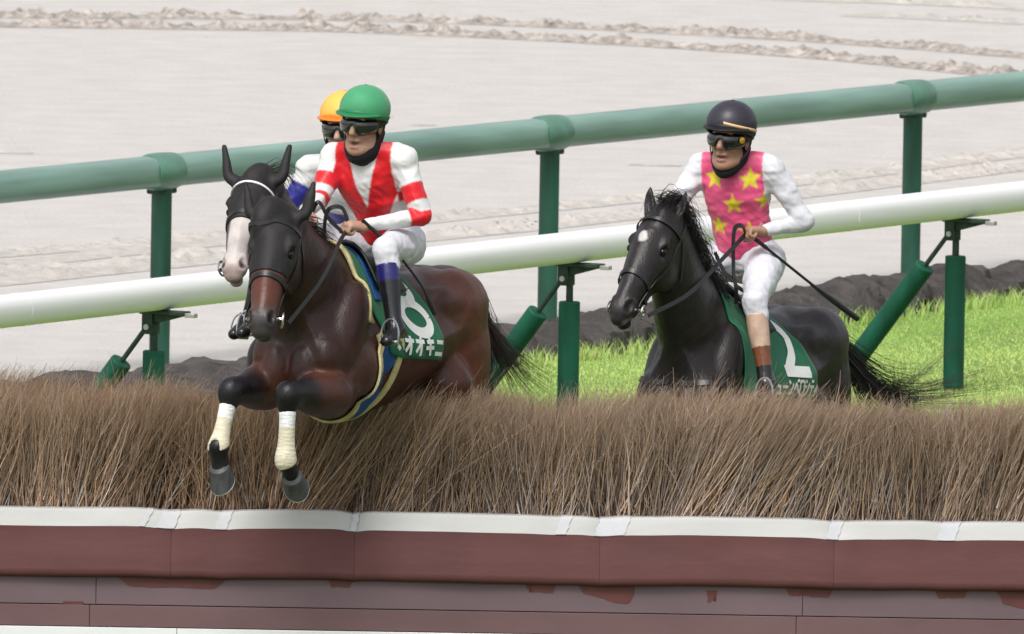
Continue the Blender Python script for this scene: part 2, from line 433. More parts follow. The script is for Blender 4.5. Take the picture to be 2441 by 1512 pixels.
# lumpy dark bank at the sand's edge
n, m = 2600, 22
s = np.linspace(-14, 14, n)[:, None]; th = np.linspace(0, np.pi, m)[None]
big = fbm(np.stack([s * 1.5 + 0 * th, 0 * s + .7 * th, 0 * s + 0 * th], -1), 2, 5); sm = fbm(np.stack([s * 6 + 0 * th, th * 3 + 0 * s, 0 * s * th], -1), 4, 6)
joint = np.abs(((s + .5 * np.sin(s * 3.1)) / .85) % 1 - .5) * 2
rad = (.19 + .11 * (big - .35) + .10 * (sm - .5)) * (1 - .16 * np.clip((joint - .88) * 8, 0, 1))
t_ = -np.cos(th) * rad * 1.55; t_ = np.where(t_ < 0, t_ * (1 + 2.2 * np.clip((-s - 2.2) / 1.2, 0, 1)), t_); z_ = np.sin(th) * rad * 1.08 - .01
G = np.zeros((n, m, 3)); G[..., 0] = K0[0] + KD[0] * s + KN[0] * (t_ + .05); G[..., 1] = K0[1] + KD[1] * s + KN[1] * (t_ + .05); G[..., 2] = z_
o = MB().grid(G[:, ::-1]).build('earth_bank', 'earth'); tag(o, kind='structure')

# grass blades of the verge between hedge and bank
def blades(nb, sr, tr, hgt, seed, clump=False):
    g = np.random.default_rng(seed); S = g.uniform(*sr, nb); T = g.uniform(*tr, nb)
    if clump:
        cs = g.uniform(sr[0], sr[1], 130); S = cs[g.integers(0, 130, nb)] + g.normal(0, .10, nb); T = tr[0] + np.abs(g.normal(0, .12, nb))
    keep = (S > -2.6) | (T < -1.0); S, T = S[keep], T[keep]; nb = len(S)
    B = np.zeros((nb, 3)); B[:, :2] = K0 + S[:, None] * KD + T[:, None] * KN
    H = hgt * g.uniform(.5, 1.4, nb) * (.8 + .5 * vnoise(np.stack([S * .9, T * 1.3, 0 * S], -1), 4)); ang = g.uniform(0, 6.28, nb); lean = g.uniform(.1, .7, nb) * H
    D = np.stack([np.cos(ang), np.sin(ang), 0 * ang], -1); X = np.stack([-np.sin(ang * 1.7), np.cos(ang * 1.7), 0 * ang], -1) * (.003 * g.uniform(.7, 1.5, nb))[:, None]
    up = np.array([0, 0, 1.]); mid = B + up * (H * .55)[:, None] + D * (lean * .3)[:, None]; tip = B + up * H[:, None] + D * lean[:, None]
    V = np.stack([B - X, B + X, mid + X * .7, mid - X * .7, tip], 1).reshape(-1, 3)
    k = np.arange(nb)[:, None] * 5
    F = np.concatenate([k + np.array([[0, 1, 2]]), k + np.array([[0, 2, 3]]), k + np.array([[3, 2, 4]])], 1).reshape(-1, 3)
    band = vnoise(np.stack([S * .25, T * 1.1, 0 * S], -1), 8)
    c0 = np.array(lin(132, 174, 78)[:3]); c1 = np.array(lin(190, 210, 126)[:3]); c2 = np.array(lin(190, 186, 120)[:3])
    w = np.clip(band * 1.2 + g.normal(-.05, .12, nb), 0, 1)[:, None]; C = c0 * (1 - w) + c1 * w
    dry = (g.random(nb) < .06)[:, None]; C = np.where(dry, c2, C)
    return V, F, np.repeat(C, 5, 0)
V, F, C = blades(230000, (-11, 11), (-5.2, -.25), .017, 1)
V2, F2, C2 = blades(6000, (-11, 11), (-.42, -.3), .09, 2, True)
o = link('verge_grass', npmesh('verge_grass', np.vstack([V, V2]), np.vstack([F, F2 + len(V)]), np.vstack([C, C2])), 'blade', smooth=False)
tag(o, 'bright green short grass between the rails and the dark bank', 'grass', kind='stuff')

# ------------------------------------------------------------------ rails
M['railwhite'] = mat('white_rail_plastic', (.78, .78, .77, 1), .38, .4, var=(4, .08, (.15, 1, 3)))
M['railgreen'] = mat('green_rail_plastic', lin(114, 144, 132), .34, .45, var=(5, .22, (.2, 1, 2)))
M['capgreen'] = mat('green_rail_cap', lin(84, 124, 106), .4, .45, var=(8, .15))
M['postgreen'] = mat('green_post', lin(36, 84, 66), .5, .4, var=(9, .35, (1, 1, .25)))
M['sleeve'] = mat('green_foam_sleeve', lin(18, 80, 62), .6, .3, var=(9, .28, (1, 1, .35)), bump=(40, .1))
M['bracket'] = mat('dark_green_bracket', lin(44, 62, 54), .55, .4, .2, var=(25, .35))
M['galv'] = mat('galvanised', (.5, .5, .48, 1), .45, .5, .7)

def extr(prof, L, n=2, bend=None):
    """profile (t,z) list extruded along local x from 0 to L with closed ends"""
    k = len(prof); xs = np.linspace(0, L, n); V = [(x, t, z) for x in xs for t, z in prof]
    F = [(i * k + j, i * k + (j + 1) % k, (i + 1) * k + (j + 1) % k, (i + 1) * k + j) for i in range(n - 1) for j in range(k)]
    F += [tuple(range(k))[::-1], tuple((n - 1) * k + j for j in range(k))]
    return V, F
def oval(a, b, p=2.6, n=28, tz=0):
    th = np.linspace(0, 2 * np.pi, n, endpoint=False); c, s = np.cos(th), np.sin(th)
    return [(a * np.sign(x) * abs(x) ** (2 / p), b * np.sign(y) * abs(y) ** (2 / p) + tz) for x, y in zip(c, s)]

def rail_frame(p, q):
    d = nrm(np.array(q) - np.array(p)); return math.atan2(d[1], d[0]), d
# white rail: nearer, chest high, on padded posts with a slanting brace
WP = [(-1.931, 11.076), (.334, 15.292), (2.635, 19.576)]
wang, wd = rail_frame(WP[0], WP[2]); wl = np.array([-wd[1], wd[0]])
WS = 4.823
wr = empty('white_rail', Matrix.Translation((WP[0][0], WP[0][1], 0)) @ Matrix.Rotation(wang, 4, 'Z'))
tag(wr, 'long white plastic running rail on padded dark green posts and braces', 'rail')
j0 = -1.57; SECL = 9.73
for i in range(-1, 3):
    V, F = extr(oval(.10, .088, 2.5, 28, 1.112), SECL - .004)
    V = [(x + j0 + i * SECL, y, z) for x, y, z in V]
    MB().add(V, F).build('rail_section', 'railwhite', wr)
    V, F = extr(oval(.1015, .0895, 2.5, 28, 1.112), .014)
    MB().add([(x + j0 + i * SECL - .009, y, z) for x, y, z in V], F).build('rail_joint', M['railwhite'], wr)
for i in range(-2, 5):
    x = i * WS
    b = MB(); b.box((x - .05, -.17, 1.0), (x + .05, .10, 1.022)); b.box((x - .045, .02, .89), (x + .045, .085, 1.02))
    b.add([(x - .03, -.17, 1.0), (x - .03, .03, 1.0), (x - .03, .03, .945), (x + .03, -.17, 1.0), (x + .03, .03, 1.0), (x + .03, .03, .945)], [(0, 1, 2), (5, 4, 3), (0, 3, 4, 1), (1, 4, 5, 2), (2, 5, 3, 0)])
    b.tube([(x, .03, .95), (x, .03, .70)], .021, 10)
    b.build('bracket', 'bracket', wr, bevel=.003)
    MB().box((x - .022, -.23, .99), (x + .022, -.17, 1.014)).build('clip', 'galv', wr, bevel=.003)
    MB().tube([(x - .06, .05, .93), (x + .06, .05, .93)], .016, 10).build('bolt', 'galv', wr)
    s = MB().tube([(x, .03, .02), (x, .03, .8)], [.061, .061], 28).build('post_sleeve', 'sleeve', wr, bevel=.008)
    q0 = np.array([x, .075, .93]); q1 = np.array([x, .80, 0.0]); dv = q1 - q0
    MB().tube([q0, q0 + dv * .24], .015, 8).build('brace_rod', 'bracket', wr)
    MB().tube([q0 + dv * .215, q0 + dv * .995], .061, 28).build('brace_sleeve', 'sleeve', wr, bevel=.008)

GP = [(-2.089, 20.389), (.2, 24.508), (2.525, 28.694)]
gang, gd = rail_frame(GP[0], GP[2])
GS = 4.745
gr = empty('green_rail', Matrix.Translation((GP[0][0], GP[0][1], 0)) @ Matrix.Rotation(gang, 4, 'Z'))
tag(gr, 'thick pale green rail on round posts along the sand track', 'rail')
half = [(0, 1.262), (.05, 1.260), (.088, 1.250), (.115, 1.230), (.127, 1.205), (.132, 1.165), (.133, 1.122), (.118, 1.097), (.085, 1.082), (.04, 1.077)]
GPROF = [(-t, z) for t, z in half[::-1]] + [(t, z) for t, z in half[1:]] + [(0, 1.077)]
GPROF = GPROF[::-1]
for i in range(-3, 5):
    x = i * GS
    V, F = extr(GPROF, GS - .003); MB().add([(a + x, b, c) for a, b, c in V], F).build('rail_section', 'railgreen', gr)
    MB().tube([(x, 0, -.05), (x, 0, 1.13)], .061, 24).build('post', 'postgreen', gr)
    # cap: saddle-shaped cover over rail and post head, swept up to one side
    pr = oval(.155, .107, 2.1, 28, 1.168); k = len(pr); xs = [-.16, -.13, -.05, .05, .12, .15]; sc = [.93, 1.02, 1.04, 1.03, 1.0, .93]
    V = [(x + a + .10 * (t / .155), t * q, 1.168 + (z - 1.168) * q) for a, q in zip(xs, sc) for t, z in pr]
    F = [(i2 * k + j, i2 * k + (j + 1) % k, (i2 + 1) * k + (j + 1) % k, (i2 + 1) * k + j) for i2 in range(len(xs) - 1) for j in range(k)]
    F += [tuple(range(k))[::-1], tuple((len(xs) - 1) * k + j for j in range(k))]
    MB().add(V, F).build('post_cap', 'capgreen', gr)
    MB().box((x - .10, -.05, 1.035), (x + .10, .05, 1.085)).build('underclip', 'bracket', gr, bevel=.01)

# ------------------------------------------------------------------ the fence: padded take-off box with brush
M['padwhite'] = mat('white_vinyl', (.385, .387, .375, 1), .42, .4, var=(2.2, .06, (1, 3, 6)), bump=(5, .12, (1, 2, 2)))
M['tape'] = mat('white_repair_tape', (.41, .418, .438, 1), .4, .35, var=(20, .04))
M['padbrown'] = mat('brown_vinyl', lin(88, 54, 53), .55, .22, var=(2.6, .12, (1, 2, 2)), bump=(7, .10, (1, 3, 3)))
M['boardbrown'] = mat('brown_board', lin(108, 84, 86), .5, .3, var=(1.4, .14, (1, 2, 2)), bump=(14, .05))
M['boardmauve'] = mat('mauve_board', lin(110, 92, 98), .5, .3, var=(1.4, .10, (1, 2, 2)), bump=(14, .05))
M['patch'] = mat('red_brown_paint', lin(96, 56, 54), .55, .35, var=(12, .12))
M['boardwhite'] = mat('white_board', (.74, .75, .76, 1), .45, .4, var=(3, .05))
fe = empty('brush_fence', Matrix.Translation((0, -.2, 0)))
tag(fe, 'steeplechase fence with brown boards, white padded top and tall brown brush', 'fence')
def dip(x):          # sag of the vinyl at its seams
    z = 0
    for c, a, w in ((-1.67, .012, .10), (-1.41, .009, .07), (-.76, .012, .05), (.22, .004, .08), (.46, .010, .07), (1.6, .012, .10), (2.15, .008, .09), (-2.9, .01, .1), (3.2, .01, .1)):
        z += a * np.exp(-((x - c) / w) ** 2)
    return z
def cushion(x0, x1):
    xs = np.linspace(x0 + .0006, x1 - .0006, max(6, int((x1 - x0) / .03))); e = np.minimum(xs - x0, x1 - xs); pin = .003 * np.exp(-e / .015)
    top = [(.12, .70), (.12, .85), (.10, .868), (.03, .874), (-.08, .878), (-.18, .884), (-.203, .884), (-.2125, .877), (-.232, .838), (-.2515, .798)]
    low = [(-.251, .797), (-.262, .745), (-.285, .66), (-.298, .605), (-.302, .585), (-.300, .566), (-.290, .554), (-.27, .549), (-.235, .549)]
    for prof, nm, m in ((top, 'padded_top', 'padwhite'), (low, 'padded_face', 'padbrown')):
        pr = spline(prof, 34) if nm == 'padded_top' else spline(prof, 26)
        G = np.zeros((len(xs), len(pr), 3)); G[..., 0] = xs[:, None]
        w = np.clip((pr[:, 1] - .549) / .35, 0, 1)
        wob = .006 * (fbm(np.stack([xs * 2.2, 0 * xs, 0 * xs], -1), 2, 3) - .5) * 2
        G[..., 1] = pr[None, :, 0] + pin[:, None] + .004 * np.sin(xs * 7)[:, None] * (1 - w)[None]
        G[..., 2] = pr[None, :, 1] - (dip(xs) * 1.0 + pin)[:, None] * (.35 + .65 * w)[None] + wob[:, None]
        MB().grid(G[:, ::-1]).build(nm, m, fe)
cuts = [-5.2, -4.1, -2.9, -1.655, -.755, .45, 1.6, 2.75, 3.9, 5.2]
for a, b in zip(cuts[:-1], cuts[1:]): cushion(a, b)
def tape(x, w, sl):
    pr = spline([(.03, .8755), (-.08, .8795), (-.18, .8855), (-.2045, .8855), (-.215, .8775), (-.2342, .839), (-.2535, .799)], 16)
    G = np.zeros((5, 16, 3)); u = np.linspace(-.5, .5, 5)
    G[..., 0] = x + u[:, None] * w + sl * (pr[None, :, 1] - .84) + .004 * np.sin(pr[None, :, 1] * 150 + x * 9); ww = np.clip((pr[:, 1] - .549) / .35, 0, 1)
    wob = .012 * (fbm(np.stack([G[..., 0] * 2.2, 0 * G[..., 0], 0 * G[..., 0]], -1), 2, 3) - .5)
    G[..., 1] = pr[None, :, 0] - .0015; G[..., 2] = pr[None, :, 1] - dip(G[..., 0]) * (.35 + .65 * ww)[None] + wob + .0015
    MB().grid(G[:, ::-1]).build('repair_tape', 'tape', fe)
for x, w, sl in ((-1.67, .09, .35), (-1.40, .06, .4), (-.755, .03, .2), (.27, .055, .35), (.51, .15, .4), (1.60, .06, .3), (2.16, .09, .35), (-1.78, .03, .5)): tape(x, w, sl)
def board(x0, x1, z0, z1, y, m, nm='board', t=.03): MB().box((x0 + .0012, y, z0), (x1 - .0012, y + t, z1)).build(nm, m, fe, smooth=False, bevel=.002)
for a, b in ((-5.2, -2.02), (-2.02, 1.45), (1.45, 5.2)):
    board(a, b, .413, .552, -.262, 'boardmauve')
    board(a - .03, b - .03, .304, .4085, -.266, 'boardbrown')
    board(a + .4, b + .4, 0, .300, -.272, 'boardwhite', 'kick_board')
MB().box((-5.15, -.235, 0.0), (5.15, .55, .69)).build('core', 'boardbrown', fe, smooth=False)
# worn and repainted patches with their own outlines
def patch(x0, x1, ztop, dep, seed, slant=0):
    g = np.random.default_rng(seed); n = 22; u = np.linspace(0, 1, n); xt = x0 + (x1 - x0) * u
    prof = np.clip(np.sin(np.pi * u) * 3, 0, 1) * (.75 + .35 * fbm(np.stack([u * 5, 0 * u + seed, 0 * u], -1), 2, seed)) * dep * (1 + slant * (u - .5))
    y = -.2635; V = [(x, y, ztop) for x in xt] + [(x + .004 * g.normal(), y, ztop - p) for x, p in zip(xt, prof)]
    MB().add(V, [(i, n + i, n + i + 1, i + 1) for i in range(n - 1)]).build('paint_patch', 'patch', fe, smooth=False, solid=.0012)
for i, (x0, x1, dep, sl) in enumerate(((-1.91, -1.38, .055, 0), (-.88, -.76, .036, 0), (.09, .24, .048, 0), (.34, .63, .085, 1.0), (1.36, 1.60, .045, 0), (2.10, 2.26, .042, 0), (2.40, 2.75, .09, .4), (-3.4, -3.0, .05, 0))):
    patch(x0, x1, .5505, dep, 40 + i, sl)
patch(.98, 1.03, .53, .055, 60); patch(-2.18, -2.08, .425, .03, 61)

# brush: tens of thousands of twigs, one mass
M['twig'] = mat('dry_twigs', attr='Col', rough=.8, spec=.15)
def twigs(n, seed, zr, rad, lean_sd, top=False):
    g = np.random.default_rng(seed); X = g.uniform(-5.1, 5.1, n)
    Yb = g.uniform(-.06, .48, n) if not top else g.uniform(-.03, .50, n)
    gap = vnoise(np.stack([X * 6.5, Yb * 5, 0 * X], -1), 17); keep = (gap > .30) | (g.random(n) < .35); X, Yb = X[keep], Yb[keep]; n = len(X)
    cl = vnoise(np.stack([X * 2.2, Yb * 2, 0 * X], -1), 3); c2 = vnoise(np.stack([X * 7, Yb * 5, 0 * X], -1), 7); c3 = vnoise(np.stack([X * .8, Yb, 0 * X], -1), 12)
    z0 = g.uniform(*zr, n) if top else .80 + np.abs(g.normal(0, .07, n))
    ztop = 1.375 - .006 * X + .05 * (cl - .5) * 2 + .10 * (c2 - .5) + g.normal(0, .045, n)
    if top: ztop = ztop + np.abs(g.normal(0, .045, n)) - .01
    H = np.maximum(ztop - z0, .08)
    lx = (.26 + .60 * (cl - .5) + .55 * (c2 - .5)) * H + g.normal(0, lean_sd, n) * H
    wild = g.random(n) < .07; lx = np.where(wild, lx + g.normal(.1, .55, n) * H, lx)
    ly = -.10 * g.random(n) * H * (Yb < .1) + g.normal(0, .08, n) * H
    S = 5; u = np.linspace(0, 1, S); P = np.zeros((n, S, 3))
    cur = g.normal(0, .05, n) * H; kx = g.normal(0, .0065, (n, S)); ky = g.normal(0, .006, (n, S)); kx[:, 0] = 0
    P[..., 0] = X[:, None] + lx[:, None] * u + cur[:, None] * np.sin(np.pi * u) + kx
    P[..., 1] = Yb[:, None] + ly[:, None] * u + ky
    P[..., 2] = z0[:, None] + H[:, None] * u ** .95
    r = (rad * g.uniform(.5, 1.4, n) * np.where(g.random(n) < .12, 1.9, 1))[:, None] * (1 - .72 * u)
    th = g.uniform(0, 6.28, n)[:, None, None] + np.arange(3)[None, None] * 2.0944
    V = P[:, :, None, :].repeat(3, 2); V[..., 0] += r[..., None] * np.cos(th); V[..., 1] += r[..., None] * np.sin(th)
    V = V.reshape(-1, 3); k = (np.arange(n) * S * 3)[:, None, None, None]; s_ = (np.arange(S - 1) * 3)[None, :, None, None]; j = np.arange(3)
    q = np.stack([j, (j + 1) % 3, 3 + (j + 1) % 3, 3 + j], 1)[None, None]; F = (k + s_ + q).reshape(-1, 4)
    a = np.array(lin(132, 102, 78)[:3]); b_ = np.array(lin(152, 134, 121)[:3]); w = np.array(lin(152, 126, 98)[:3]); gy = np.array(lin(156, 148, 142)[:3]); dk = np.array(lin(92, 76, 64)[:3])
    t1 = np.clip(.5 + (X / 5.0) * .5 + (c3 - .5) * .9, 0, 1)[:, None]; base = a * (1 - t1) + b_ * t1
    m2 = g.random(n)[:, None]; cc = np.where(m2 < .16, w, np.where(m2 < .24, gy, np.where(m2 < .42, dk, base))); cc = cc * (.90 + .95 * (c2[:, None] - .25)) * g.uniform(.95, 1.75, n)[:, None]
    cc = cc * np.array([.86, .90, .92]); tipc = np.array(lin(178, 152, 126)[:3]); C = cc[:, None] * np.ones((1, S, 1)); f = (np.clip(u - .45, 0, 1) * 1.35)[None, :, None] * (.5 + .5 * g.random(n))[:, None, None]
    C = C * (1 - f) + tipc * f
    return V, F, np.repeat(C.reshape(-1, 3), 3, 0), P
V1, F1, C1, P1 = twigs(78000, 1, None, .0025, .15)
V2, F2, C2, _ = twigs(34000, 2, (1.06, 1.34), .0016, .42, True)
g = np.random.default_rng(5); idx = g.integers(0, len(P1), 30000)          # side shoots
b0 = P1[idx, g.integers(1, 4, len(idx))]; L = g.uniform(.04, .17, len(idx)); an = g.normal(0, .9, len(idx))
e = b0 + np.stack([np.sin(an) * L, g.normal(-.25, .3, len(idx)) * L, np.cos(an) * L * .9], -1); md = (b0 + e) / 2 + g.normal(0, .008, b0.shape)
P3 = np.stack([b0, md, e], 1); r3 = np.array([.0017, .0013, .0006]); th = np.arange(3) * 2.0944
V3 = P3[:, :, None, :].repeat(3, 2); V3[..., 0] += r3[None, :, None] * np.cos(th); V3[..., 1] += r3[None, :, None] * np.sin(th); V3 = V3.reshape(-1, 3)
j = np.arange(3); q = np.stack([j, (j + 1) % 3, 3 + (j + 1) % 3, 3 + j], 1)[None, None]
F3 = ((np.arange(len(idx)) * 9)[:, None, None, None] + (np.arange(2) * 3)[None, :, None, None] + q).reshape(-1, 4)
C3 = np.repeat(np.array(lin(164, 138, 112)[:3])[None] * g.uniform(.5, 1.5, len(idx))[:, None], 9, 0)
me = npmesh('brush', np.vstack([V1, V2, V3]), np.vstack([F1, F2 + len(V1), F3 + len(V1) + len(V2)]), np.vstack([C1, C2, C3]))
o = link('brush', me, 'twig', fe, smooth=False); o['kind'] = 'stuff'; o['label'] = 'dense brown upright twigs packed along the fence top'

# ------------------------------------------------------------------ horses
def frame(o, psi, pitch):
    a = R(psi); f = np.array([-math.sin(a), -math.cos(a), 0]); l = np.array([math.cos(a), -math.sin(a), 0]); u = np.array([0, 0, 1.])
    q = R(pitch); f2 = f * math.cos(q) + u * math.sin(q); u2 = u * math.cos(q) - f * math.sin(q)
    m = Matrix.Identity(4)
    for i in range(3): m[i][0], m[i][1], m[i][2], m[i][3] = f2[i], l[i], u2[i], o[i]
    return m

class Head:
    """head frame: a down the face, n out of the forehead, b to the horse's left"""
    def __init__(s, poll, yaw, pitch, roll=0, scale=1.):
        s.p = np.asarray(poll, float); s.s = scale
        Rm = euler_R(yaw, 0, roll); q = R(pitch)      # pitch: degrees the nose lies forward of straight down
        s.a = Rm @ np.array([math.sin(q), 0, -math.cos(q)]); s.n = Rm @ np.array([math.cos(q), 0, math.sin(q)]); s.b = Rm @ np.array([0, 1., 0])
        s.M = np.stack([s.a, s.b, s.n], 1)
    def __call__(s, a, b, n): return s.p + s.s * (a * s.a + b * s.b + n * s.n)

def head_field(F, h, ears=True, ear_tilt=.35, ear_fwd=.2, ear_len=.165, horn=False):
    k = .025; z = h.s
    F.ell(h(.09, 0, -.075), np.array([.13, .098, .095]) * z, h.M, .04)                       # skull
    F.chain([(*h(.10, 0, -.055), .098 * z), (*h(.20, 0, -.05), .098 * z), (*h(.32, 0, -.045), .086 * z), (*h(.43, 0, -.040), .068 * z), (*h(.53, 0, -.036), .056 * z)], k, h.b, .98)
    for s in (-1, 1):
        F.ell(h(.20, .062 * s, -.150), np.array([.140, .045, .110]) * z, h.M, .03)           # jowl
        F.ell(h(.170, .088 * s, -.008), np.array([.045, .020, .022]) * z, h.M, .02)           # brow over the eye
        F.cone(h(.25, .075 * s, -.05), h(.36, .058 * s, -.055), .018 * z, .010 * z, .02)     # cheek ridge
    F.cone(h(.20, 0, -.20), h(.50, 0, -.115), .05 * z, .032 * z, .04)                        # lower jaw
    F.chain([(*h(.14, 0, .012), .035 * z), (*h(.30, 0, .008), .034 * z), (*h(.50, 0, -.004), .03 * z)], .03)   # nose bone
    F.ell(h(.545, 0, -.035), np.array([.068, .064, .056]) * z, h.M, .03)
    for s in (-1, 1):
        F.ell(h(.535, .040 * s, -.008), np.array([.048, .028, .032]) * z, h.M, .015)         # nostril wing
        F.ell(h(.548, .056 * s, .010), np.array([.038, .019, .026]) * z, h.M @ euler_R(0, 0, 0), .008, True)
        F.ell(h(.205, .098 * s, -.022), np.array([.028, .018, .022]) * z, h.M, .010, True)      # eye socket
    F.ell(h(.598, 0, -.045), np.array([.030, .044, .036]) * z, h.M, .02)                     # upper lip
    F.ell(h(.580, 0, -.098), np.array([.034, .036, .026]) * z, h.M, .015)                    # lower lip and chin
    F.ell(h(.612, 0, -.082), np.array([.03, .05, .004]) * z, h.M, .006, True)                # mouth line
    if ears: ear_field(F, h, ear_tilt, ear_fwd, ear_len, horn)

def ear_field(F, h, tilt, fwd, L, horn=False):
    z = h.s
    for s in (-1, 1):
        d = nrm(-h.a + h.b * s * tilt + h.n * fwd); b0 = h(.03, .052 * s, -.06)
        if horn:
            d1 = nrm(-h.a + h.b * s * tilt * 1.5 + h.n * fwd); d2 = nrm(-h.a + h.b * s * tilt * .25 + h.n * fwd); m1 = b0 + d1 * L * .5 * z
            F.chain([(*b0, .033 * z), (*(b0 + d1 * L * .28 * z), .027 * z), (*m1, .022 * z), (*(m1 + d2 * L * .35 * z), .0145 * z), (*(m1 + d2 * L * .66 * z), .004)], .025, h.n, .8); continue
        F.chain([(*b0, .034 * z), (*(b0 + d * L * .32 * z), .033 * z), (*(b0 + d * L * .68 * z + h.b * s * .004), .021 * z), (*(b0 + d * L * 1.06 * z - h.b * s * .008), .003)], .02, h.n, .66)
        q = nrm(h.n + h.b * s * .35)
        F.chain([(*(b0 + d * L * .28 * z + q * .020 * z), .010), (*(b0 + d * L * .55 * z + q * .02 * z), .019 * z), (*(b0 + d * L * .86 * z + q * .012 * z), .006)], .008, None, 1, True)

def leg_chain(F, pts, k=.03, ax=None, sc=1.): F.chain(pts, k, ax, sc)

def make_horse(name, label, T, hd, neck, fore, hind, pal, h=.009):
    """fore/hind: {side: [elbow, knee, fetlock, hoof]}; pal colours"""
    root = empty(name, T); tag(root, label, 'horse')
    F = Field()
    F.loft([(-1.30, 1.31, .10, .09), (-1.22, 1.32, .19, .17), (-1.08, 1.33, .25, .215), (-.9, 1.315, .28, .255), (-.7, 1.265, .305, .28), (-.45, 1.215, .335, .285), (-.2, 1.20, .36, .272),
            (0, 1.215, .385, .245), (.15, 1.21, .345, .23), (.30, 1.19, .26, .20), (.40, 1.17, .16, .14)], .34, .06)
    F.chain([(.12, 0, 1.57, .06), (0, 0, 1.575, .055), (-.16, 0, 1.545, .05), (-.32, 0, 1.50, .05)], .08)               # withers
    F.chain(neck, .07, (0, 1, 0), .62)
    for s in (-1, 1):
        F.ell((-.96, .13 * s, 1.40), (.27, .15, .20), euler_R(0, 8, 0), .05)                    # croup muscle
        F.ell((-1.06, .155 * s, 1.17), (.20, .118, .30), euler_R(0, 12, 0), .030)                 # thigh
        F.ell((-1.20, .11 * s, 1.24), (.12, .09, .22), euler_R(0, 10, 0), .025)                                # buttock
        F.ell((-.84, .20 * s, 1.04), (.11, .08, .15), None, .03)                                # stifle
        F.ell((-.72, .20 * s, 1.43), (.09, .05, .06), None, .09)                                 # hip point
        F.ell((.17, .175 * s, 1.22), (.12, .088, .28), euler_R(0, -22, 0), .032)                  # shoulder
        F.ell((.31, .155 * s, 1.10), (.10, .085, .12), None, .025)                                # shoulder point
        F.ell((.05, .205 * s, 1.06), (.15, .075, .14), euler_R(0, 25, 0), .022); F.ell((.16, .235 * s, 1.0), (.07, .03, .12), euler_R(0, -15, 0), .02)                   # triceps
        F.ell((.365, .078 * s, 1.03), (.085, .082, .14), None, .016)                               # breast
        F.ell((.12, .12 * s, .93), (.16, .08, .09), None, .035)
    F.ell((-.02, 0, .90), (.22, .13, .09), None, .05)                                            # girth
    for s, (el, kn, fe_, hf) in fore.items():
        el, kn, fe_, hf = map(np.asarray, (el, kn, fe_, hf)); d = nrm(kn - el)
        F.chain([(*(el - d * .06), .118), (*(el + d * .04), .108), (*(el + d * .40 * np.linalg.norm(kn - el)), .088), (*(kn - d * .09), .072), (*kn, .064)], .028)
        F.ell(kn + nrm(fe_ - kn) * .025, (.056, .054, .078), None, .03); F.ell(kn - d * .03 + nrm(fe_ - kn) * -.005, (.068, .060, .060), None, .03)
        c = fe_ - kn
        F.chain([(*kn, .05), (*(kn + c * .20), .040), (*(kn + c * .5), .032), (*(kn + c * .85), .036), (*fe_, .045)], .02)
        p = hf - fe_
        F.chain([(*fe_, .047), (*(fe_ + p * .5), .043), (*(fe_ + p * .95), .050)], .015)
    for s, (st, hk, fe_, hf) in hind.items():
        st, hk, fe_, hf = map(np.asarray, (st, hk, fe_, hf)); d = hk - st
        F.chain([(*st, .13), (*(st + d * .45), .085), (*(hk - d * .12), .05), (*hk, .052)], .05)
        F.ell(hk + np.array([-.02, 0, .02]), (.055, .042, .07), None, .02)
        c = fe_ - hk; F.chain([(*hk, .048), (*(hk + c * .4), .037), (*(hk + c * .85), .036), (*fe_, .044)], .02)
        p = hf - fe_; F.chain([(*fe_, .044), (*(fe_ + p * .5), .036), (*(fe_ + p * .95), .042)], .015)
    head_field(F, hd, True, *pal.get('ears', (.35, .2, .165)))
    F.disp.append(lambda P: (fbm(P * np.array([5, 5, 4.2]), 2, 41) - .5) * .012 + (fbm(P * 15, 2, 43) - .5) * .006 + np.abs(fbm(P * np.array([7, 9, 4]), 2, 47) - .5) * .010)
    V, Q = F.mesh(h)
    # coat colours
    c = np.tile(np.array(pal['coat']), (len(V), 1)).astype(float)
    u = fbm(V * 2.3, 3, 11)[:, None]; c = c * (.8 + .4 * u)
    for pth, r, soft in pal.get('dark_at', []): paint(V, c, pth, r, pal['dark'], soft)
    if 'warm' in pal:
        for pth, r, soft in pal.get('warm_at', []): paint(V, c, pth, r, pal['warm'], soft)
    for s, L in fore.items():
        paint(V, c, [L[1], L[2], L[3]], .115, pal['points'], .09)
        paint(V, c, [np.asarray(L[1]) * .62 + np.asarray(L[0]) * .38, L[1]], .11, pal['points'], .10)
    for s, L in hind.items(): paint(V, c, [L[1], L[2], L[3]], .12, pal['points'], .08)
    z = hd.s
    paint(V, c, [hd(.55, 0, -.03), hd(.60, 0, -.07)], .085, pal['muzzle'], .06)
    for s in (-1, 1): paint(V, c, [hd(.550, .050 * s, .0)], .028, (.009, .006, .006), .012)
    for pth, r, col, soft in pal.get('marks', []): paint(V, c, pth, r, col, soft)
    body = link('body', npmesh('body', V, Q, c), 'coat', root)
    for s in (-1, 1):
        e = MB(); ph = np.linspace(0, np.pi, 9); th = np.linspace(0, 2 * np.pi, 13)
        G = hd(.205, .084 * s, -.024) + .0225 * np.stack([np.sin(ph)[:, None] * np.cos(th), np.sin(ph)[:, None] * np.sin(th), np.cos(ph)[:, None] + 0 * th], -1)
        e.grid(G).build('eye', 'eye', root)
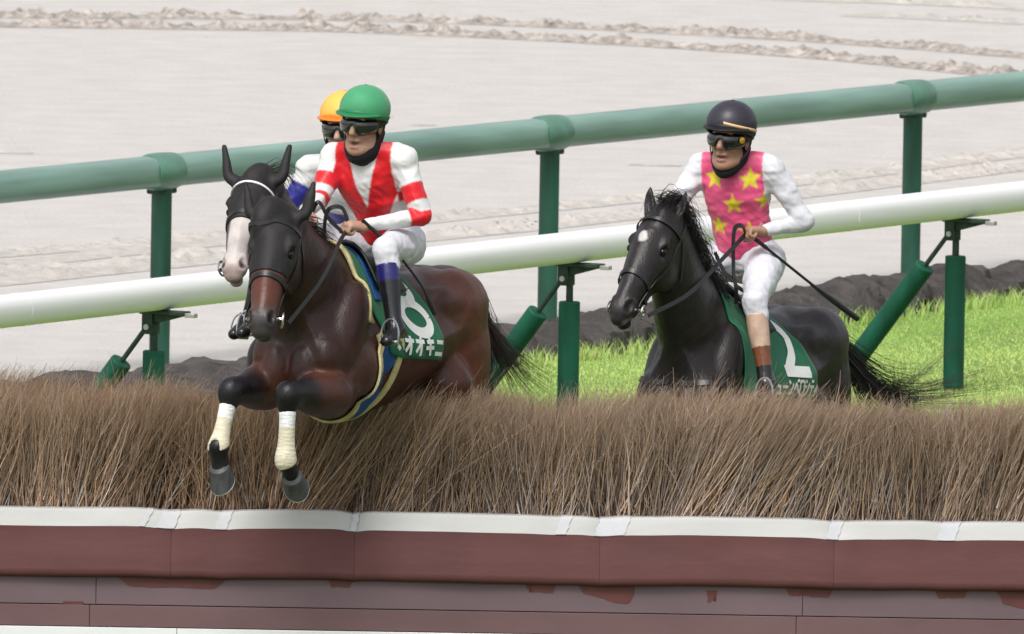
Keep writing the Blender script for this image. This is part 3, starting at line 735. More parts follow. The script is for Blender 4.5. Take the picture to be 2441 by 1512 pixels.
    # hooves: flared horn cones with a pale shoe rim
    for nm, D in (('fore', fore), ('hind', hind)):
        for s, L in D.items():
            fe_, hf = np.asarray(L[2], float), np.asarray(L[3], float); d = nrm(hf - fe_); tdir = pal.get('toe', {}).get((nm, s), np.array([1., 0, -.2]))
            tdir = nrm(tdir - d * (tdir @ d)); fx = pal.get('flex', 0.) if nm == 'fore' else .25; d, tdir = nrm(d - fx * tdir), nrm(tdir + fx * d); lat = np.cross(d, tdir); n = 20; th = np.linspace(0, 2 * np.pi, n, endpoint=False)
            ring = lambda t, r, sk, ee=1.: hf + d * t + tdir * sk + r * (np.cos(th)[:, None] * tdir * ee + np.sin(th)[:, None] * lat)
            cut = lambda t, r, sk, ee=1.: ring(t, r, sk, ee) + d * (np.cos(th) * .016)[:, None]
            rows = [ring(-.050, .034, -.004), ring(-.038, .049, 0), cut(-.010, .054, .006, 1.04), cut(.022, .0595, .016, 1.12), cut(.042, .0625, .022, 1.16), cut(.047, .060, .022, 1.16), cut(.040, .03, .015), ring(.03, .004, .0)]
            G = np.array(rows); G = np.concatenate([G, G[:, :1]], 1); hoof = MB().grid(G).build('hoof', 'hoof', root)
            V2, F2 = tube_vf(np.vstack([cut(.046, .058, .022, 1.16)[-8:], cut(.046, .058, .022, 1.16)[:9]]), .006, 6); MB().add(V2, F2).build('shoe', 'shoe', hoof)
    return root, F, body

def straps(F, root, specs, m='leather', name='bridle', off=.001):
    """each spec = (guide points, width, thickness): draped on the skin and joined as one part"""
    b = MB()
    for pts, w, t in specs:
        P = F.snap(spline(pts, max(12, 7 * len(pts))), off); N = F.grad(P); b.add(*strap_vf(P, N, w, t))
    return b.build(name, m, root)

def ring_pts(hd, a, n0, rb, rn, k=14, full=True, slope=0.):
    th = np.linspace(-np.pi, np.pi, k) if full else np.linspace(-1.9, 1.9, k)
    return [hd(a + slope * math.cos(t), rb * math.sin(t), n0 + rn * math.cos(t)) for t in th]

def bridle(F, root, hd, browm='leather', wide=.018, nose_a=.40):
    b = straps(F, root, [(ring_pts(hd, nose_a, -.06, .09, .10, 14, True, -.03), .024, .006),                                  # noseband
                         ([hd(.5, .07, -.07), hd(.36, .09, -.08), hd(.22, .115, -.10), hd(.10, .115, -.09), hd(.01, .08, -.10), hd(-.04, 0, -.11), hd(.01, -.08, -.10), hd(.10, -.115, -.09), hd(.22, -.115, -.10), hd(.36, -.09, -.08), hd(.5, -.07, -.07)], .016, .005),
                         ([hd(.06, .11, -.10), hd(.17, .10, -.20), hd(.22, 0, -.27), hd(.17, -.10, -.20), hd(.06, -.11, -.10)], .014, .004)])
    br = straps(F, b, [([hd(.08, .115, -.08), hd(.075, .09, -.01), hd(.07, 0, .03), hd(.075, -.09, -.01), hd(.08, -.115, -.08)], wide, .006)], browm, 'brow_band', .004)
    for s in (-1, 1):
        bits = MB()
        c = hd(.515, .082 * s, -.078); th = np.linspace(0, 2 * np.pi, 17); e1 = hd.a; e2 = nrm(hd.n + hd.b * .25 * s)
        bits.tube(np.array([c + .036 * (math.cos(t) * e1 + math.sin(t) * e2) for t in th]), .0055, 6)
        bits.tube([hd(.505, .04 * s, -.075), hd(.512, .088 * s, -.076)], .009, 8)
        bits.build('bit_ring', 'steel', b)
    return b, {s: hd(.52, .105 * s, -.095) for s in (-1, 1)}

def rein(root, pts, w=.02, name='rein', n=40):
    P = spline(pts, n); T = nrm(np.gradient(P, axis=0)); N = nrm(np.cross(T, np.cross(np.array([.3, 1., .4]), T)))
    return MB().add(*strap_vf(P, N, w, .004)).build(name, 'leather', root)

def drape_cloth(F, root, xf, xb, zb, name='saddle_cloth', m='cloth', off=.006, thick=.006, skew=0., nx=36, nphi=61, flare=.0, slant=0., bslant=0.):
    """cloth over the back: rays from the body axis find the skin"""
    u = np.linspace(0, 1, nx); G = np.zeros((nphi, nx, 3)); ph = np.linspace(-1, 1, nphi)
    for i, p in enumerate(ph):
        for j, t in enumerate(u):
            x = xf + (xb - xf) * t - slant * (1 - t) * abs(p) ** 1.5 + bslant * t * (1 - abs(p)); G[i, j] = (x, 0, 0)
    X = G[..., 0]; a = ph[:, None] * 2.0 + 0 * X
    # find for each x the angle at which the surface reaches zb
    ang = np.linspace(0, 2.3, 60)
    def cast(x, a, sgn):
        d = np.stack([0 * a, np.sin(a) * sgn, np.cos(a)], -1); o = np.stack([x, 0 * x, 0 * x + 1.24], -1); lo = np.zeros_like(x); hi = np.full_like(x, .6)
        for _ in range(22):
            mid = (lo + hi) / 2; v = F.fast(o + d * mid[..., None]) - off; ins = v < 0; lo = np.where(ins, mid, lo); hi = np.where(ins, hi, mid)
        return o + d * hi[..., None]
    xs = xf + (xb - xf) * u
    tab = cast(xs[:, None] + 0 * ang[None], ang[None] + 0 * xs[:, None], 1)
    amax = np.array([np.interp(-zb, -tab[j, :, 2], ang) for j in range(nx)])
    A = np.abs(ph)[:, None] * amax[None]; P = cast(X, A, np.sign(ph)[:, None] + 0 * X)
    lowr = np.clip((np.abs(ph) - .55) / .45, 0, 1)[:, None]
    P[..., 1] += np.sign(ph)[:, None] * (flare * lowr + .006 * lowr * np.sin(u * 17)[None])
    o = MB().grid(P).build(name, m, root, solid=thick); return o

def side_map(F, xf, off, flare, ztop, zb):
    """(p backwards, q up from the lower edge) -> point on the horse's left flank"""
    def f(pq):
        pq = np.asarray(pq, float); x = xf - pq[:, 0]; z = zb + pq[:, 1]; lo = np.zeros(len(pq)); hi = np.full(len(pq), .6)
        for _ in range(22):
            mid = (lo + hi) / 2; v = F.fast(np.stack([x, mid, z], -1)) - off; lo = np.where(v < 0, mid, lo); hi = np.where(v < 0, hi, mid)
        lowr = np.clip(1 - (pq[:, 1] / .2), 0, 1)
        return np.stack([x, hi + flare * lowr, z], -1)
    return f

def stroke(b, pts, w, fmap, closed=False, lift=.003):
    P = np.asarray(pts, float); n = max(3, int(np.linalg.norm(np.diff(P, axis=0), axis=1).sum() / .008))
    if len(P) > 2:   # keep corners: resample each leg
        Q = [];
        for i in range(len(P) - 1):
            k = max(2, int(np.linalg.norm(P[i + 1] - P[i]) / .008)); Q += [P[i] + (P[i + 1] - P[i]) * t for t in np.linspace(0, 1, k, endpoint=False)]
        P = np.array(Q + [P[-1]])
    else: P = np.linspace(P[0], P[1], n)
    T = nrm(np.gradient(P, axis=0))
    if closed: T[0] = T[-1] = nrm(T[0] + T[-1])
    N = np.stack([-T[:, 1], T[:, 0]], 1)
    G = np.stack([fmap(P + N * w * k) for k in (-.5, -.17, .17, .5)], 0)
    G[..., 1] += lift; b.grid(G)

GLY = {'オ': [[(0, .74), (1, .74)], [(.64, 1), (.64, .03), (.48, .03)], [(.62, .70), (.05, .12)]],
       'キ': [[(.08, .74), (.92, .80)], [(0, .40), (1, .46)], [(.42, 1), (.60, 0)]],
       'ニ': [[(.10, .80), (.90, .80)], [(0, .14), (1, .14)]],
       'ュ': [[(.15, .52), (.72, .52), (.66, .10)], [(0, .10), (.98, .10)]], 'ー': [[(0, .5), (1, .5)]],
       'ン': [[(.05, .88), (.32, .70)], [(.08, .08), (.55, .20), (.95, .72)]],
       'ベ': [[(0, .38), (.34, .76), (1, .18)], [(.62, .96), (.72, .80)], [(.82, 1.0), (.92, .84)]],
       'ロ': [[(.06, .88), (.94, .88), (.94, .05), (.06, .05), (.06, .92)]],
       'シ': [[(.12, .95), (.34, .82)], [(.02, .64), (.24, .52)], [(.08, .06), (.55, .20), (.96, .80)]],
       'テ': [[(.18, .92), (.82, .92)], [(0, .60), (1, .60)], [(.55, .60), (.50, .30), (.28, .02)]],
       'ィ': [[(.75, .70), (.10, .30)], [(.48, .50), (.48, 0)]], '・': [[(.4, .4), (.7, .2)]]}
def lettering(root, text, p0, q0, w, hgt, adv, fmap, sw):
    for ch in text:
        b = MB()
        for s in GLY[ch]: stroke(b, [(p0 + x * w, q0 + y * hgt) for x, y in s], sw, fmap)
        b.build('letter', 'print_white', root); p0 += adv

def number(root, strokes, p0, q0, w, hgt, fmap, sw, lean=0.):
    b = MB()
    for s in strokes:
        closed = s[0] == s[-1]; q = spline(s, 40) if len(s) > 4 else np.array(s); stroke(b, [(p0 + x * w - lean * y, q0 + y * hgt) for x, y in q], sw, fmap, closed)
    b.build('number', 'print_white', root)
def ellp(cx, cy, a, b, n=24, t0=0, t1=2 * math.pi): return [(cx + a * math.cos(t), cy + b * math.sin(t)) for t in np.linspace(t0, t1, n)]

def soften(c, Q, it=1):
    for _ in range(it):
        f = c[Q].mean(1); a = np.zeros_like(c); n = np.zeros(len(c))
        for k in range(4): np.add.at(a, Q[:, k], f); np.add.at(n, Q[:, k], 1)
        c = a / np.maximum(n, 1)[:, None]
    return c

# ------------------------------------------------------------------ riders
def make_rider(name, label, T, J, hd, look, pal, base):
    """J joints in the horse frame; hd (centre, yaw, pitch, roll)"""
    base = np.asarray(base, float)
    root = empty(name, T @ Matrix.Translation(Vector(base))); tag(root, label, 'person')
    J = {k: np.asarray(v, float) for k, v in J.items()}
    hs = pal.get('hs', 1.12); Rh = euler_R(*hd[1:]); hc = np.asarray(hd[0], float); H = lambda x, y, z: hc + hs * (Rh @ np.array([x, y, z]))
    hip = (J['hipL'] + J['hipR']) / 2; sh = (J['shL'] + J['shR']) / 2; up = nrm(sh - hip); lat = nrm(J['shL'] - J['shR']); lat = nrm(lat - up * (lat @ up)); fr = np.cross(lat, up); TM = np.stack([lat, fr, up], 1)
    Ls = np.linalg.norm(sh - hip); tp = lambda l, f, u: hip + lat * l + fr * f + up * u * Ls
    nb = tp(0, .01, 1.0) + up * .065
    # skin: head, neck, arms and hands in one surface
    B = Field()
    B.ell(H(-.012, 0, .03), hs * np.array((.098, .078, .10)), Rh, .02); B.ell(H(.03, 0, -.045), hs * np.array((.064, .060, .085)), Rh, .03)
    B.chain([(*H(-.01, .055, -.075), .022 * hs), (*H(.04, .040, -.105), .022 * hs), (*H(.075, 0, -.122), .022 * hs), (*H(.04, -.040, -.105), .022 * hs), (*H(-.01, -.055, -.075), .022 * hs)], .025)
    B.chain([(*H(.092, 0, .012), .010 * hs), (*H(.106, 0, -.012), .011 * hs), (*H(.116, 0, -.036), .014 * hs)], .012); B.cone(H(.1, .013, -.042), H(.1, -.013, -.042), .010, .010, .008)
    B.cone(H(.085, .035, .022), H(.085, -.035, .022), .016, .016, .02)
    for s in (-1, 1):
        B.ell(H(.066, .042 * s, -.034), hs * np.array((.024, .02, .02)), Rh, .02); B.ell(H(.097, .032 * s, -.002), hs * np.array((.014, .018, .012)), Rh, .012, True)
        B.ell(H(-.008, .082 * s, -.022), hs * np.array((.026, .011, .034)), Rh, .008)
    op = pal.get('mouth', .0)
    B.ell(H(.088, 0, -.072), hs * np.array((.016, .026, .010)), Rh, .012); B.ell(H(.085, 0, -.096 - op), hs * np.array((.016, .022, .010)), Rh, .012)
    B.ell(H(.102, 0, -.0835 - op * .5), hs * np.array((.016, .021, .0035 + op * .6)), Rh, .004, True)
    B.cone(H(-.025, 0, -.07), nb, .055, .062, .03)
    B.chain([(*nb, .07), (*tp(0, -.01, .7), .11), (*tp(0, 0, .3), .10), (*hip, .10)], .05); B.cone(J['shR'], J['shL'], .05, .05, .05)
    for s, S in ((1, 'L'), (-1, 'R')):
        B.chain([(*J['sh' + S], .046), (*(J['sh' + S] * .5 + J['el' + S] * .5), .040), (*J['el' + S], .034), (*(J['el' + S] * .6 + J['wr' + S] * .4), .033), (*J['wr' + S], .025)], .02, n=12)
        B.cone(J['hip' + S], J['kn' + S], .075, .05, .03); B.cone(J['kn' + S], J['an' + S], .046, .032, .02)
        w = J['wr' + S]; d = nrm(J.get('hd' + S, w - J['el' + S])); pm = nrm(J.get('pm' + S, np.array([0, -s * .6, -.6]))); pm = nrm(pm - d * (pm @ d)); sd = np.cross(d, pm) * s
        B.chain([(*w, .024), (*(w + d * .03), .026), (*(w + d * .065), .024)], .02, sd, 1.45)
        B.ell(w + d * .055, (.042, .040, .021), np.stack([d, sd, pm], 1), .015)
        for i, (o_, l) in enumerate(((-.031, .9), (-.0105, 1.0), (.0105, .95), (.031, .8))):       # four fingers curled round the rein
            k0 = w + d * (.082 - .004 * abs(i - 1)) + sd * o_; k1 = k0 + (d * .012 + pm * .036) * l; k2 = k1 + (-d * .030 + pm * .010) * l; k3 = k2 + (-d * .012 - pm * .020) * l
            B.chain([(*k0, .0105), (*k1, .0100), (*k2, .0092), (*k3, .0082)], .004, n=7)
        t0 = w + d * .03 + sd * (-.034) + pm * .012; t1 = t0 + d * .032 - sd * .012 + pm * .020; t2 = t1 + d * .026 + sd * .012 + pm * .012
        B.chain([(*t0, .0145), (*t1, .0115), (*t2, .0095)], .008, n=6)                                # thumb
    V, Q = B.mesh(.0052)
    sk = np.array(pal.get('skin', (.40, .235, .165))); c = np.tile(sk, (len(V), 1)).astype(float)
    L = (V - hc) @ Rh / hs
    lip = np.exp(-((L[:, 2] + .084 + op * .5) / (.018 + op)) ** 2 - (L[:, 1] / .026) ** 2) * (L[:, 0] > .06); c = c * (1 - .5 * lip[:, None]) + np.array([.30, .10, .09]) * .5 * lip[:, None]
    dark = (np.exp(-((L[:, 2] + .0835 + op * .5) / (.004 + op * .5)) ** 2 - (L[:, 1] / .02) ** 2) * (L[:, 0] > .06))[:, None]; c = c * (1 - .8 * dark) + .02 * .8 * dark
    ck = (np.exp(-((np.abs(L[:, 1]) - .045) / .02) ** 2 - ((L[:, 2] + .045) / .025) ** 2) * (L[:, 0] > .02))[:, None]; c = c * (1 - .25 * ck) + np.array([.45, .18, .14]) * .25 * ck
    hair = ((L[:, 2] > .035) | ((L[:, 0] < -.03) & (L[:, 2] > -.06))) & (np.linalg.norm(L, axis=1) < .2) & (L[:, 2] > -.08); c[hair] = (.012, .010, .009)
    body = link('body', npmesh('body', V - base, Q, c), 'skin', root)
    # jersey
    F = Field()
    F.ell(tp(0, .005, .74), (.180, .128, .18), TM, .05); F.ell(tp(0, .0, .36), (.158, .115, .18), TM, .06); F.ell(tp(0, -.01, .10), (.148, .110, .12), TM, .05)
    F.chain([(*(J['shR']), .066), (*(tp(-.09, -.015, 1.0) + up * .035), .070), (*(tp(0, -.015, 1.0) + up * .055), .070), (*(tp(.09, -.015, 1.0) + up * .035), .070), (*(J['shL']), .066)], .05); F.cone(tp(0, -.01, .95), nb, .08, .068, .04)
    for S in 'LR':
        a, b, w = J['sh' + S], J['el' + S], J['wr' + S]
        F.chain([(*(a - up * .012), .066), (*(a * .5 + b * .5), .060), (*b, .050)], .04, n=8); F.chain([(*b, .049), (*(b * .55 + w * .45), .043), (*(b * .12 + w * .88), .034)], .015, n=8)
    F.clip(tp(0, 0, -.02), -up); F.clip(nb + up * .030, up - .55 * fr)
    def folds(P):
        q = P @ TM; f = (fbm(np.stack([q[:, 0] * 9, q[:, 1] * 9, q[:, 2] * 22], -1), 2, 21) - .5) * .022 + (np.abs(fbm(np.stack([q[:, 0] * 24 + q[:, 2] * 16, q[:, 1] * 22, q[:, 2] * 13], -1), 2, 4) - .5)) * .014
        return f
    F.disp.append(folds)
    V, Q = F.mesh(.0050); c = soften(pal['jersey'](V, J, TM, hip, Ls), Q)
    link('jersey', npmesh('jersey', V - base, Q, c), 'jersey', root)
    # breeches
    F = Field(); F.ell(tp(0, -.03, -.02), (.155, .125, .13), TM, .05); F.ell(tp(0, 0, .12), (.140, .104, .09), TM, .05)
    for s, S in ((1, 'L'), (-1, 'R')):
        a, k, n_ = J['hip' + S], J['kn' + S], J['an' + S]
        F.chain([(*a, .105), (*(a * .6 + k * .4), .095), (*(a * .2 + k * .8), .072), (*k, .064)], .05, n=9)
        e = pal.get('hem', .30); F.chain([(*k, .063), (*(k * .8 + n_ * .2 - fr * .012), .060), (*(k * (1 - e) + n_ * e), .050)], .02, n=7)
    def folds2(P): return (fbm(P * np.array([15, 15, 24]), 2, 31) - .5) * .014 + np.abs(fbm(P * np.array([34, 30, 20]), 2, 33) - .5) * .011
    F.disp.append(folds2); V, Q = F.mesh(.0058)
    link('breeches', npmesh('breeches', V - base, Q), 'breech', root)
    # boots
    for s, S in ((1, 'L'), (-1, 'R')):
        k, n_, t = J['kn' + S], J['an' + S], J['toe' + S]; F = Field(); e0 = pal.get('boot_top', .22); sdir = n_ - k
        F.chain([(*(k + sdir * e0), .056), (*(k + sdir * (e0 + .2)), .056), (*(k + sdir * .75), .043), (*n_, .040)], .01, n=9)
        fd = nrm(t - n_); shn = nrm(k - n_); dn = nrm(-shn + fd * (fd @ shn))
        heel = n_ - fd * .045 + dn * .045; F.chain([(*n_, .041), (*heel, .034)], .02, n=2)
        F.chain([(*(n_ + dn * .025), .040), (*(n_ * .5 + t * .5 + dn * .03), .036), (*(t + dn * .03), .027)], .025, np.cross(fd, dn), 1.12, n=7)
        F.clip(k + sdir * e0, -sdir)
        V, Q = F.mesh(.0055); c = pal['boot'](V, k, n_)
        link('boot', npmesh('boot', V - base, Q, c), 'boot', root)
    # helmet
    def dome(rx, ry, rz, zc, z0f, n1=18, n2=40, grow=0.):
        ph = np.linspace(0, 1, n1); th = np.linspace(0, 2 * np.pi, n2); G = np.zeros((n1, n2, 3))
        for i, p in enumerate(ph):
            for j, t in enumerate(th):
                bot = z0f(t); a = p * math.acos(max(-.6, min(1, (bot - zc) / rz))); G[i, j] = H((rx + grow) * math.sin(a) * math.cos(t) - .008, (ry + grow) * math.sin(a) * math.sin(t), zc + (rz + grow) * math.cos(a)) - base
        return G
    rim = lambda t: .050 - .050 * (1 - math.cos(t)) / 2 - .006 * math.sin(t) ** 2
    hm = MB().grid(dome(.122, .1085, .104, .056, rim)).build('helmet', pal['helm'][0], root, solid=.006)
    n2 = 40; th = np.linspace(0, 2 * np.pi, n2); G = []
    for g_, dz in ((.0035, .016), (.006, .006), (.0055, -.004), (.001, -.009)): G.append([H((.122 * math.sin(math.acos((rim(t) + dz - .056) / .108)) + g_) * math.cos(t) - .008, (.1085 * math.sin(math.acos((rim(t) + dz - .056) / .108)) + g_) * math.sin(t), rim(t) + dz) - base for t in th])
    MB().grid(np.array(G)).build('helmet_rim', pal['helm'][1], hm, solid=.003)
    tv = np.linspace(-1.15, 1.15, 22); G = np.array([[H((.122 + e * math.cos(t) ** .8) * math.cos(t) * .985 - .008, (.1085 + e * .4) * math.sin(t) * .985, .052 - e * .30) - base for t in tv] for e in (0, .018, .036, .042)])
    MB().grid(G).build('peak', pal['helm'][1], hm, solid=.004)
    ph = np.linspace(0, np.pi / 2, 5); t8 = np.linspace(0, 2 * np.pi, 11)
    MB().grid(np.array([[H(.010 * math.sin(p) * math.cos(t) - .008, .010 * math.sin(p) * math.sin(t), .159 + .006 * math.cos(p)) - base for t in t8] for p in ph])).build('button', pal['helm'][1], hm)
    band = pal['helm'][2]
    if band:
        t = np.linspace(*band[1], 30); z = [band[2] + band[3] * abs(a) for a in t]
        G = np.array([[H((.1265 * math.sin(math.acos(max(-1, min(1, (zz + dz - .056) / .108))))) * math.cos(a) - .008, .113 * math.sin(math.acos(max(-1, min(1, (zz + dz - .056) / .108)))) * math.sin(a), zz + dz) - base for a, zz in zip(t, z)] for dz in (-band[4], 0, band[4])])
        MB().grid(G).build('helmet_band', band[0], hm, solid=.003)
    # goggles and strap
    t = np.linspace(-1.32, 1.32, 36); rows = []
    for v in np.linspace(-1, 1, 9):
        row = []
        for a in t:
            nose = math.exp(-(a / .17) ** 2); lo = -.046 + .026 * nose + .010 * a * a * .6; hi = .026 - .003 * a * a; z = (hi + lo) / 2 + v * (hi - lo) / 2 - .002
            bul = .016 * math.sqrt(max(0, 1 - v * v)) * (.55 + .45 * (1 - nose)); row.append(H((.100 + bul) * math.cos(a * .92) + .003, (.080 + bul) * math.sin(a * .92), z) - base)
        rows.append(row)
    gg = MB().grid(np.array(rows)).build('goggles', 'goggle', root, solid=.005)
    for s in (-1, 1):
        P = [H(.032, .091 * s, -.006), H(-.02, .096 * s, .004), H(-.08, .075 * s, .01), H(-.125, 0, .012)]; P = spline(P, 14); N = nrm(P - hc)
        MB().add(*strap_vf(P - base, N, .024, .004)).build('goggle_strap', 'leather', gg)
        P = spline([H(-.01, .1 * s, .012), H(.0, .091 * s, -.045), H(.03, .062 * s, -.105), H(.04, .02 * s, -.146)], 14); N = nrm(P - H(0, 0, -.05)); MB().add(*strap_vf(P - base, N, .014, .004)).build('chin_strap', 'leather', hm)
    if pal.get('badge'):
        c_ = H(.068, .083, -.002); o_ = nrm(Rh @ np.array([.55, 1, 0])); e1 = nrm(np.cross(o_, Rh @ np.array([0, 0, 1.]))); e2 = np.cross(o_, e1); th2 = np.linspace(0, 2 * np.pi, 15)
        MB().grid(np.array([[c_ + o_ * (.006 + .006 * (1 - r / .017)) + r * (math.cos(a) * e1 + math.sin(a) * e2) - base for a in th2] for r in (.0175, .012, .006, .0005)])).build('goggle_badge', 'gold', gg)
    # neck scarf pulled round the chin
    F = Field(); F.cone(H(-.035, 0, -.055), nb + fr * .025, .074, .080, .02)
    F.chain([(*H(-.03, .068, -.045), .024), (*H(.01, .054, -.112), .029), (*H(.050, 0, -.155), .032), (*H(.01, -.054, -.112), .029), (*H(-.03, -.068, -.045), .024)], .03)
    F.ell(H(.050, 0, -.055), (.074, .064, .090), Rh, .008, True)
    F.disp.append(lambda P: (fbm(P * 30, 2, 8) - .5) * .008)
    V, Q = F.mesh(.0055); link('neck_scarf', npmesh('neck_scarf', V - base, Q), 'scarf', root)
    return root, J

def arm_param(V, J, S):
    """0..1 on the upper arm, 1..2 on the forearm, with the distance to the arm"""
    out = []
    for a, b in ((J['sh' + S], J['el' + S]), (J['el' + S], J['wr' + S])):
        ba = b - a; t = np.clip(((V - a) @ ba) / (ba @ ba), 0, 1); out.append((t, np.linalg.norm(V - a - t[:, None] * ba, axis=1)))
    near2 = out[1][1] < out[0][1]; return np.where(near2, 1 + out[1][0], out[0][0]), np.minimum(out[0][1], out[1][1])
def in_sleeve(V, J, TM, hip, Ls, lim=.145):
    q = (V - hip) @ TM; res = {}
    for S, sg in (('L', 1), ('R', -1)):
        t, d = arm_param(V, J, S); shl = ((J['sh' + S] - hip) @ TM)[0]
        res[S] = (t, (d < .115) & ((q[:, 0] * sg > abs(shl) - .030) | ((t > .5) & (d < .08))))
    return q, res
REDC, WHC, BLUEC, PINKC, YELC = np.array(lin(206, 22, 34)[:3]), np.array([.66, .66, .66]), np.array(lin(38, 40, 130)[:3]), np.array(lin(222, 84, 128)[:3]), np.array(lin(214, 200, 40)[:3])
def silk_red(V, J, TM, hip, Ls):
    q, sl = in_sleeve(V, J, TM, hip, Ls); c = np.tile(WHC, (len(V), 1)); x, z = np.abs(q[:, 0]), (q[:, 2] / Ls - .06) / .94
    front = q[:, 1] > 0
    red = ((z > .30) & (x < .074 + (z - .33) * .23)) | (z < .24 + .04 * np.sin(x * 40)); tri = front & (z > .54) & (x < .135 * (z - .54))
    red = np.where(front, red & ~tri, (x < .15)); red = red | (~front & (z < .3))
    c[red] = REDC
    for S in 'LR':
        t, m = sl[S]; c[m] = WHC; r = m & (((t > .46) & (t < .76)) | ((t > .96) & (t < 1.22))); c[r] = REDC
    return c
def star_mask(x, y, r):
    a = np.arctan2(x, y); d = np.hypot(x, y); k = 2 * np.pi / 5; a = np.abs((a + k / 2) % k - k / 2); ri = r * .40
    # edge from (r,0) to (ri, 36 deg)
    px, py = d * np.cos(a), d * np.sin(a); ex, ey = ri * math.cos(k / 2) - r, ri * math.sin(k / 2); return (ex * py - ey * (px - r)) > 0
def silk_pink(V, J, TM, hip, Ls):
    q, sl = in_sleeve(V, J, TM, hip, Ls); c = np.tile(PINKC, (len(V), 1)); x, z = q[:, 0], q[:, 2] / Ls
    for sx, sz, r in ((-.088, .95, .062), (.100, .93, .062), (.008, .68, .062), (.165, .69, .055), (-.090, .43, .058), (.075, .37, .058)):
        c[star_mask(x - sx, (z - sz) * Ls, r) & (q[:, 1] > -.02)] = YELC
    for sx, sz in ((-.08, .7), (.08, .7), (0, .35)): c[star_mask(x - sx, (z - sz) * Ls, .06) & (q[:, 1] < -.02)] = YELC
    for S in 'LR': t, m = sl[S]; c[m] = WHC * np.array([.97, .97, 1.03])
    return c
def silk_blue(V, J, TM, hip, Ls):
    q, sl = in_sleeve(V, J, TM, hip, Ls); c = np.tile(WHC, (len(V), 1)); z = q[:, 2] / Ls; c[(z < .60) & (z > -.5)] = BLUEC
    for S in 'LR':
        t, m = sl[S]; c[m] = WHC; c[m & (t > .32) & (t < 1.1)] = BLUEC
    return c
def boot_black(V, k, n): return np.tile([.008, .008, .010], (len(V), 1))
def boot_blue(V, k, n):
    t = ((V - k) @ (n - k)) / ((n - k) @ (n - k)); c = np.tile(np.array([.008, .008, .011]), (len(V), 1)); c[t < .42] = np.array(lin(34, 30, 96)[:3]); return c
def boot_tan(V, k, n):
    t = ((V - k) @ (n - k)) / ((n - k) @ (n - k)); c = np.tile(np.array([.012, .012, .013]), (len(V), 1)); c[t < .82] = np.array(lin(112, 66, 40)[:3]); c[t < .58] = np.array(lin(186, 158, 138)[:3]); return c

def whip(name, label, T, pts, r0, r1, flap=None):
    P = spline(pts, 16); b0 = P[0]; root = empty(name, T @ Matrix.Translation(Vector(b0))); tag(root, label, 'whip')
    n = len(P); MB().tube(P - b0, np.linspace(r0, r1, n), 8).build('shaft', 'leather', root)
    MB().tube(P[:5] - b0, r0 * 1.35, 8).build('handle', 'leather', root)
    if flap: d = nrm(P[-1] - P[-2]); MB().tube(np.array([P[-1] - d * flap, P[-1] - d * flap * .5, P[-1] + d * .03]) - b0, [r1 * 1.2, r1 * 2.4, r1 * 2.2], 8).build('tip', 'leather', root)
    return root

def saddle(F, root, x0, x1, zoff=0.):
    """small racing saddle with leathers and irons"""
    G = np.zeros((9, 15, 3)); u = np.linspace(0, 1, 9); a = np.linspace(-.72, .72, 15)
    for i, t in enumerate(u):
        x = x0 + (x1 - x0) * t
        for j, p in enumerate(a):
            d = np.array([0, math.sin(p), math.cos(p)]); o = np.array([x, 0, 1.24]); lo, hi = 0., .6
            for _ in range(16):
                m_ = (lo + hi) / 2
                if F.fast((o + d * m_)[None])[0] < .02: lo = m_
                else: hi = m_
            G[i, j] = o + d * (hi + .025 * (2 * t - 1) ** 2)
    return MB().grid(G).build('saddle', 'leather', root, solid=.014)
def stirrup(sad, top, foot, fd, lat):
    P = spline([top, top * .5 + foot * .5 + lat * .01, foot + np.array([0, 0, .095])], 12)
    b = MB().add(*strap_vf(P, np.tile(lat, (12, 1)), .018, .004)); b.build('stirrup_leather', 'leather', sad)
    up = np.array([0, 0, 1.]); th = np.linspace(-.35, np.pi + .35, 15)
    arc = [foot + lat * .050 * math.cos(t) + up * (.01 + .085 * max(math.sin(t), -.3)) for t in th]
    m = MB().tube(np.array(arc), .005, 6); m.tube(np.array([foot - lat * .048 - up * .018, foot + lat * .048 - up * .018]), .012, 8); m.build('stirrup', 'steel', sad)
# ================================================================== bay horse over the brush, rider in red and white
T1 = frame((-.947, -.70, .556), 29, 6)
hd1 = Head((.665, .02, 1.785), 15, 26, 3, 1.07)
neck1 = [(.02, 0, 1.32, .27), (.22, 0, 1.42, .25), (.41, 0, 1.56, .205), (.55, 0, 1.66, .165), (.645, -.01, 1.72, .14)]
fore1 = {-1: [(.36, -.18, .935), (.66, -.165, .905), (.735, -.17, .625), (.70, -.165, .50)], 1: [(.37, .18, .915), (.64, .145, .905), (.63, .15, .585), (.55, .155, .49)]}
hind1 = {-1: [(-.85, -.18, 1.02), (-1.28, -.16, .68), (-1.42, -.15, .30), (-1.50, -.15, .18)], 1: [(-.87, .18, 1.02), (-1.33, .16, .66), (-1.52, .15, .30), (-1.62, .15, .20)]}
pal1 = dict(coat=(.052, .019, .0138), points=(.010, .009, .011), muzzle=(.045, .040, .040), dark=(.028, .0128, .0108), dark_at=[([(.15, 0, 1.5), (.5, 0, 1.65)], .26, .25), ([(.33, 0, 1.15), (.3, .1, 1.3)], .24, .25)], warm=(.10, .032, .019), ears=(.92, .34, .20, True),
            warm_at=[([hd1(.21, .1, -.04)], .05, .04), ([hd1(.21, -.1, -.04)], .05, .04), ([hd1(.30, 0, 0), hd1(.46, 0, 0)], .075, .05), ([(.30, .17, 1.0), (.45, .17, .95)], .07, .08), ([(-1.0, .2, 1.35), (-1.1, .25, 1.1), (-1.1, .2, .9)], .22, .3), ([(.33, 0, .95), (.33, -.1, 1.0)], .12, .15)],
            flex=.55, toe={('fore', -1): np.array([1., .1, .2]), ('fore', 1): np.array([.8, .55, -.3])})
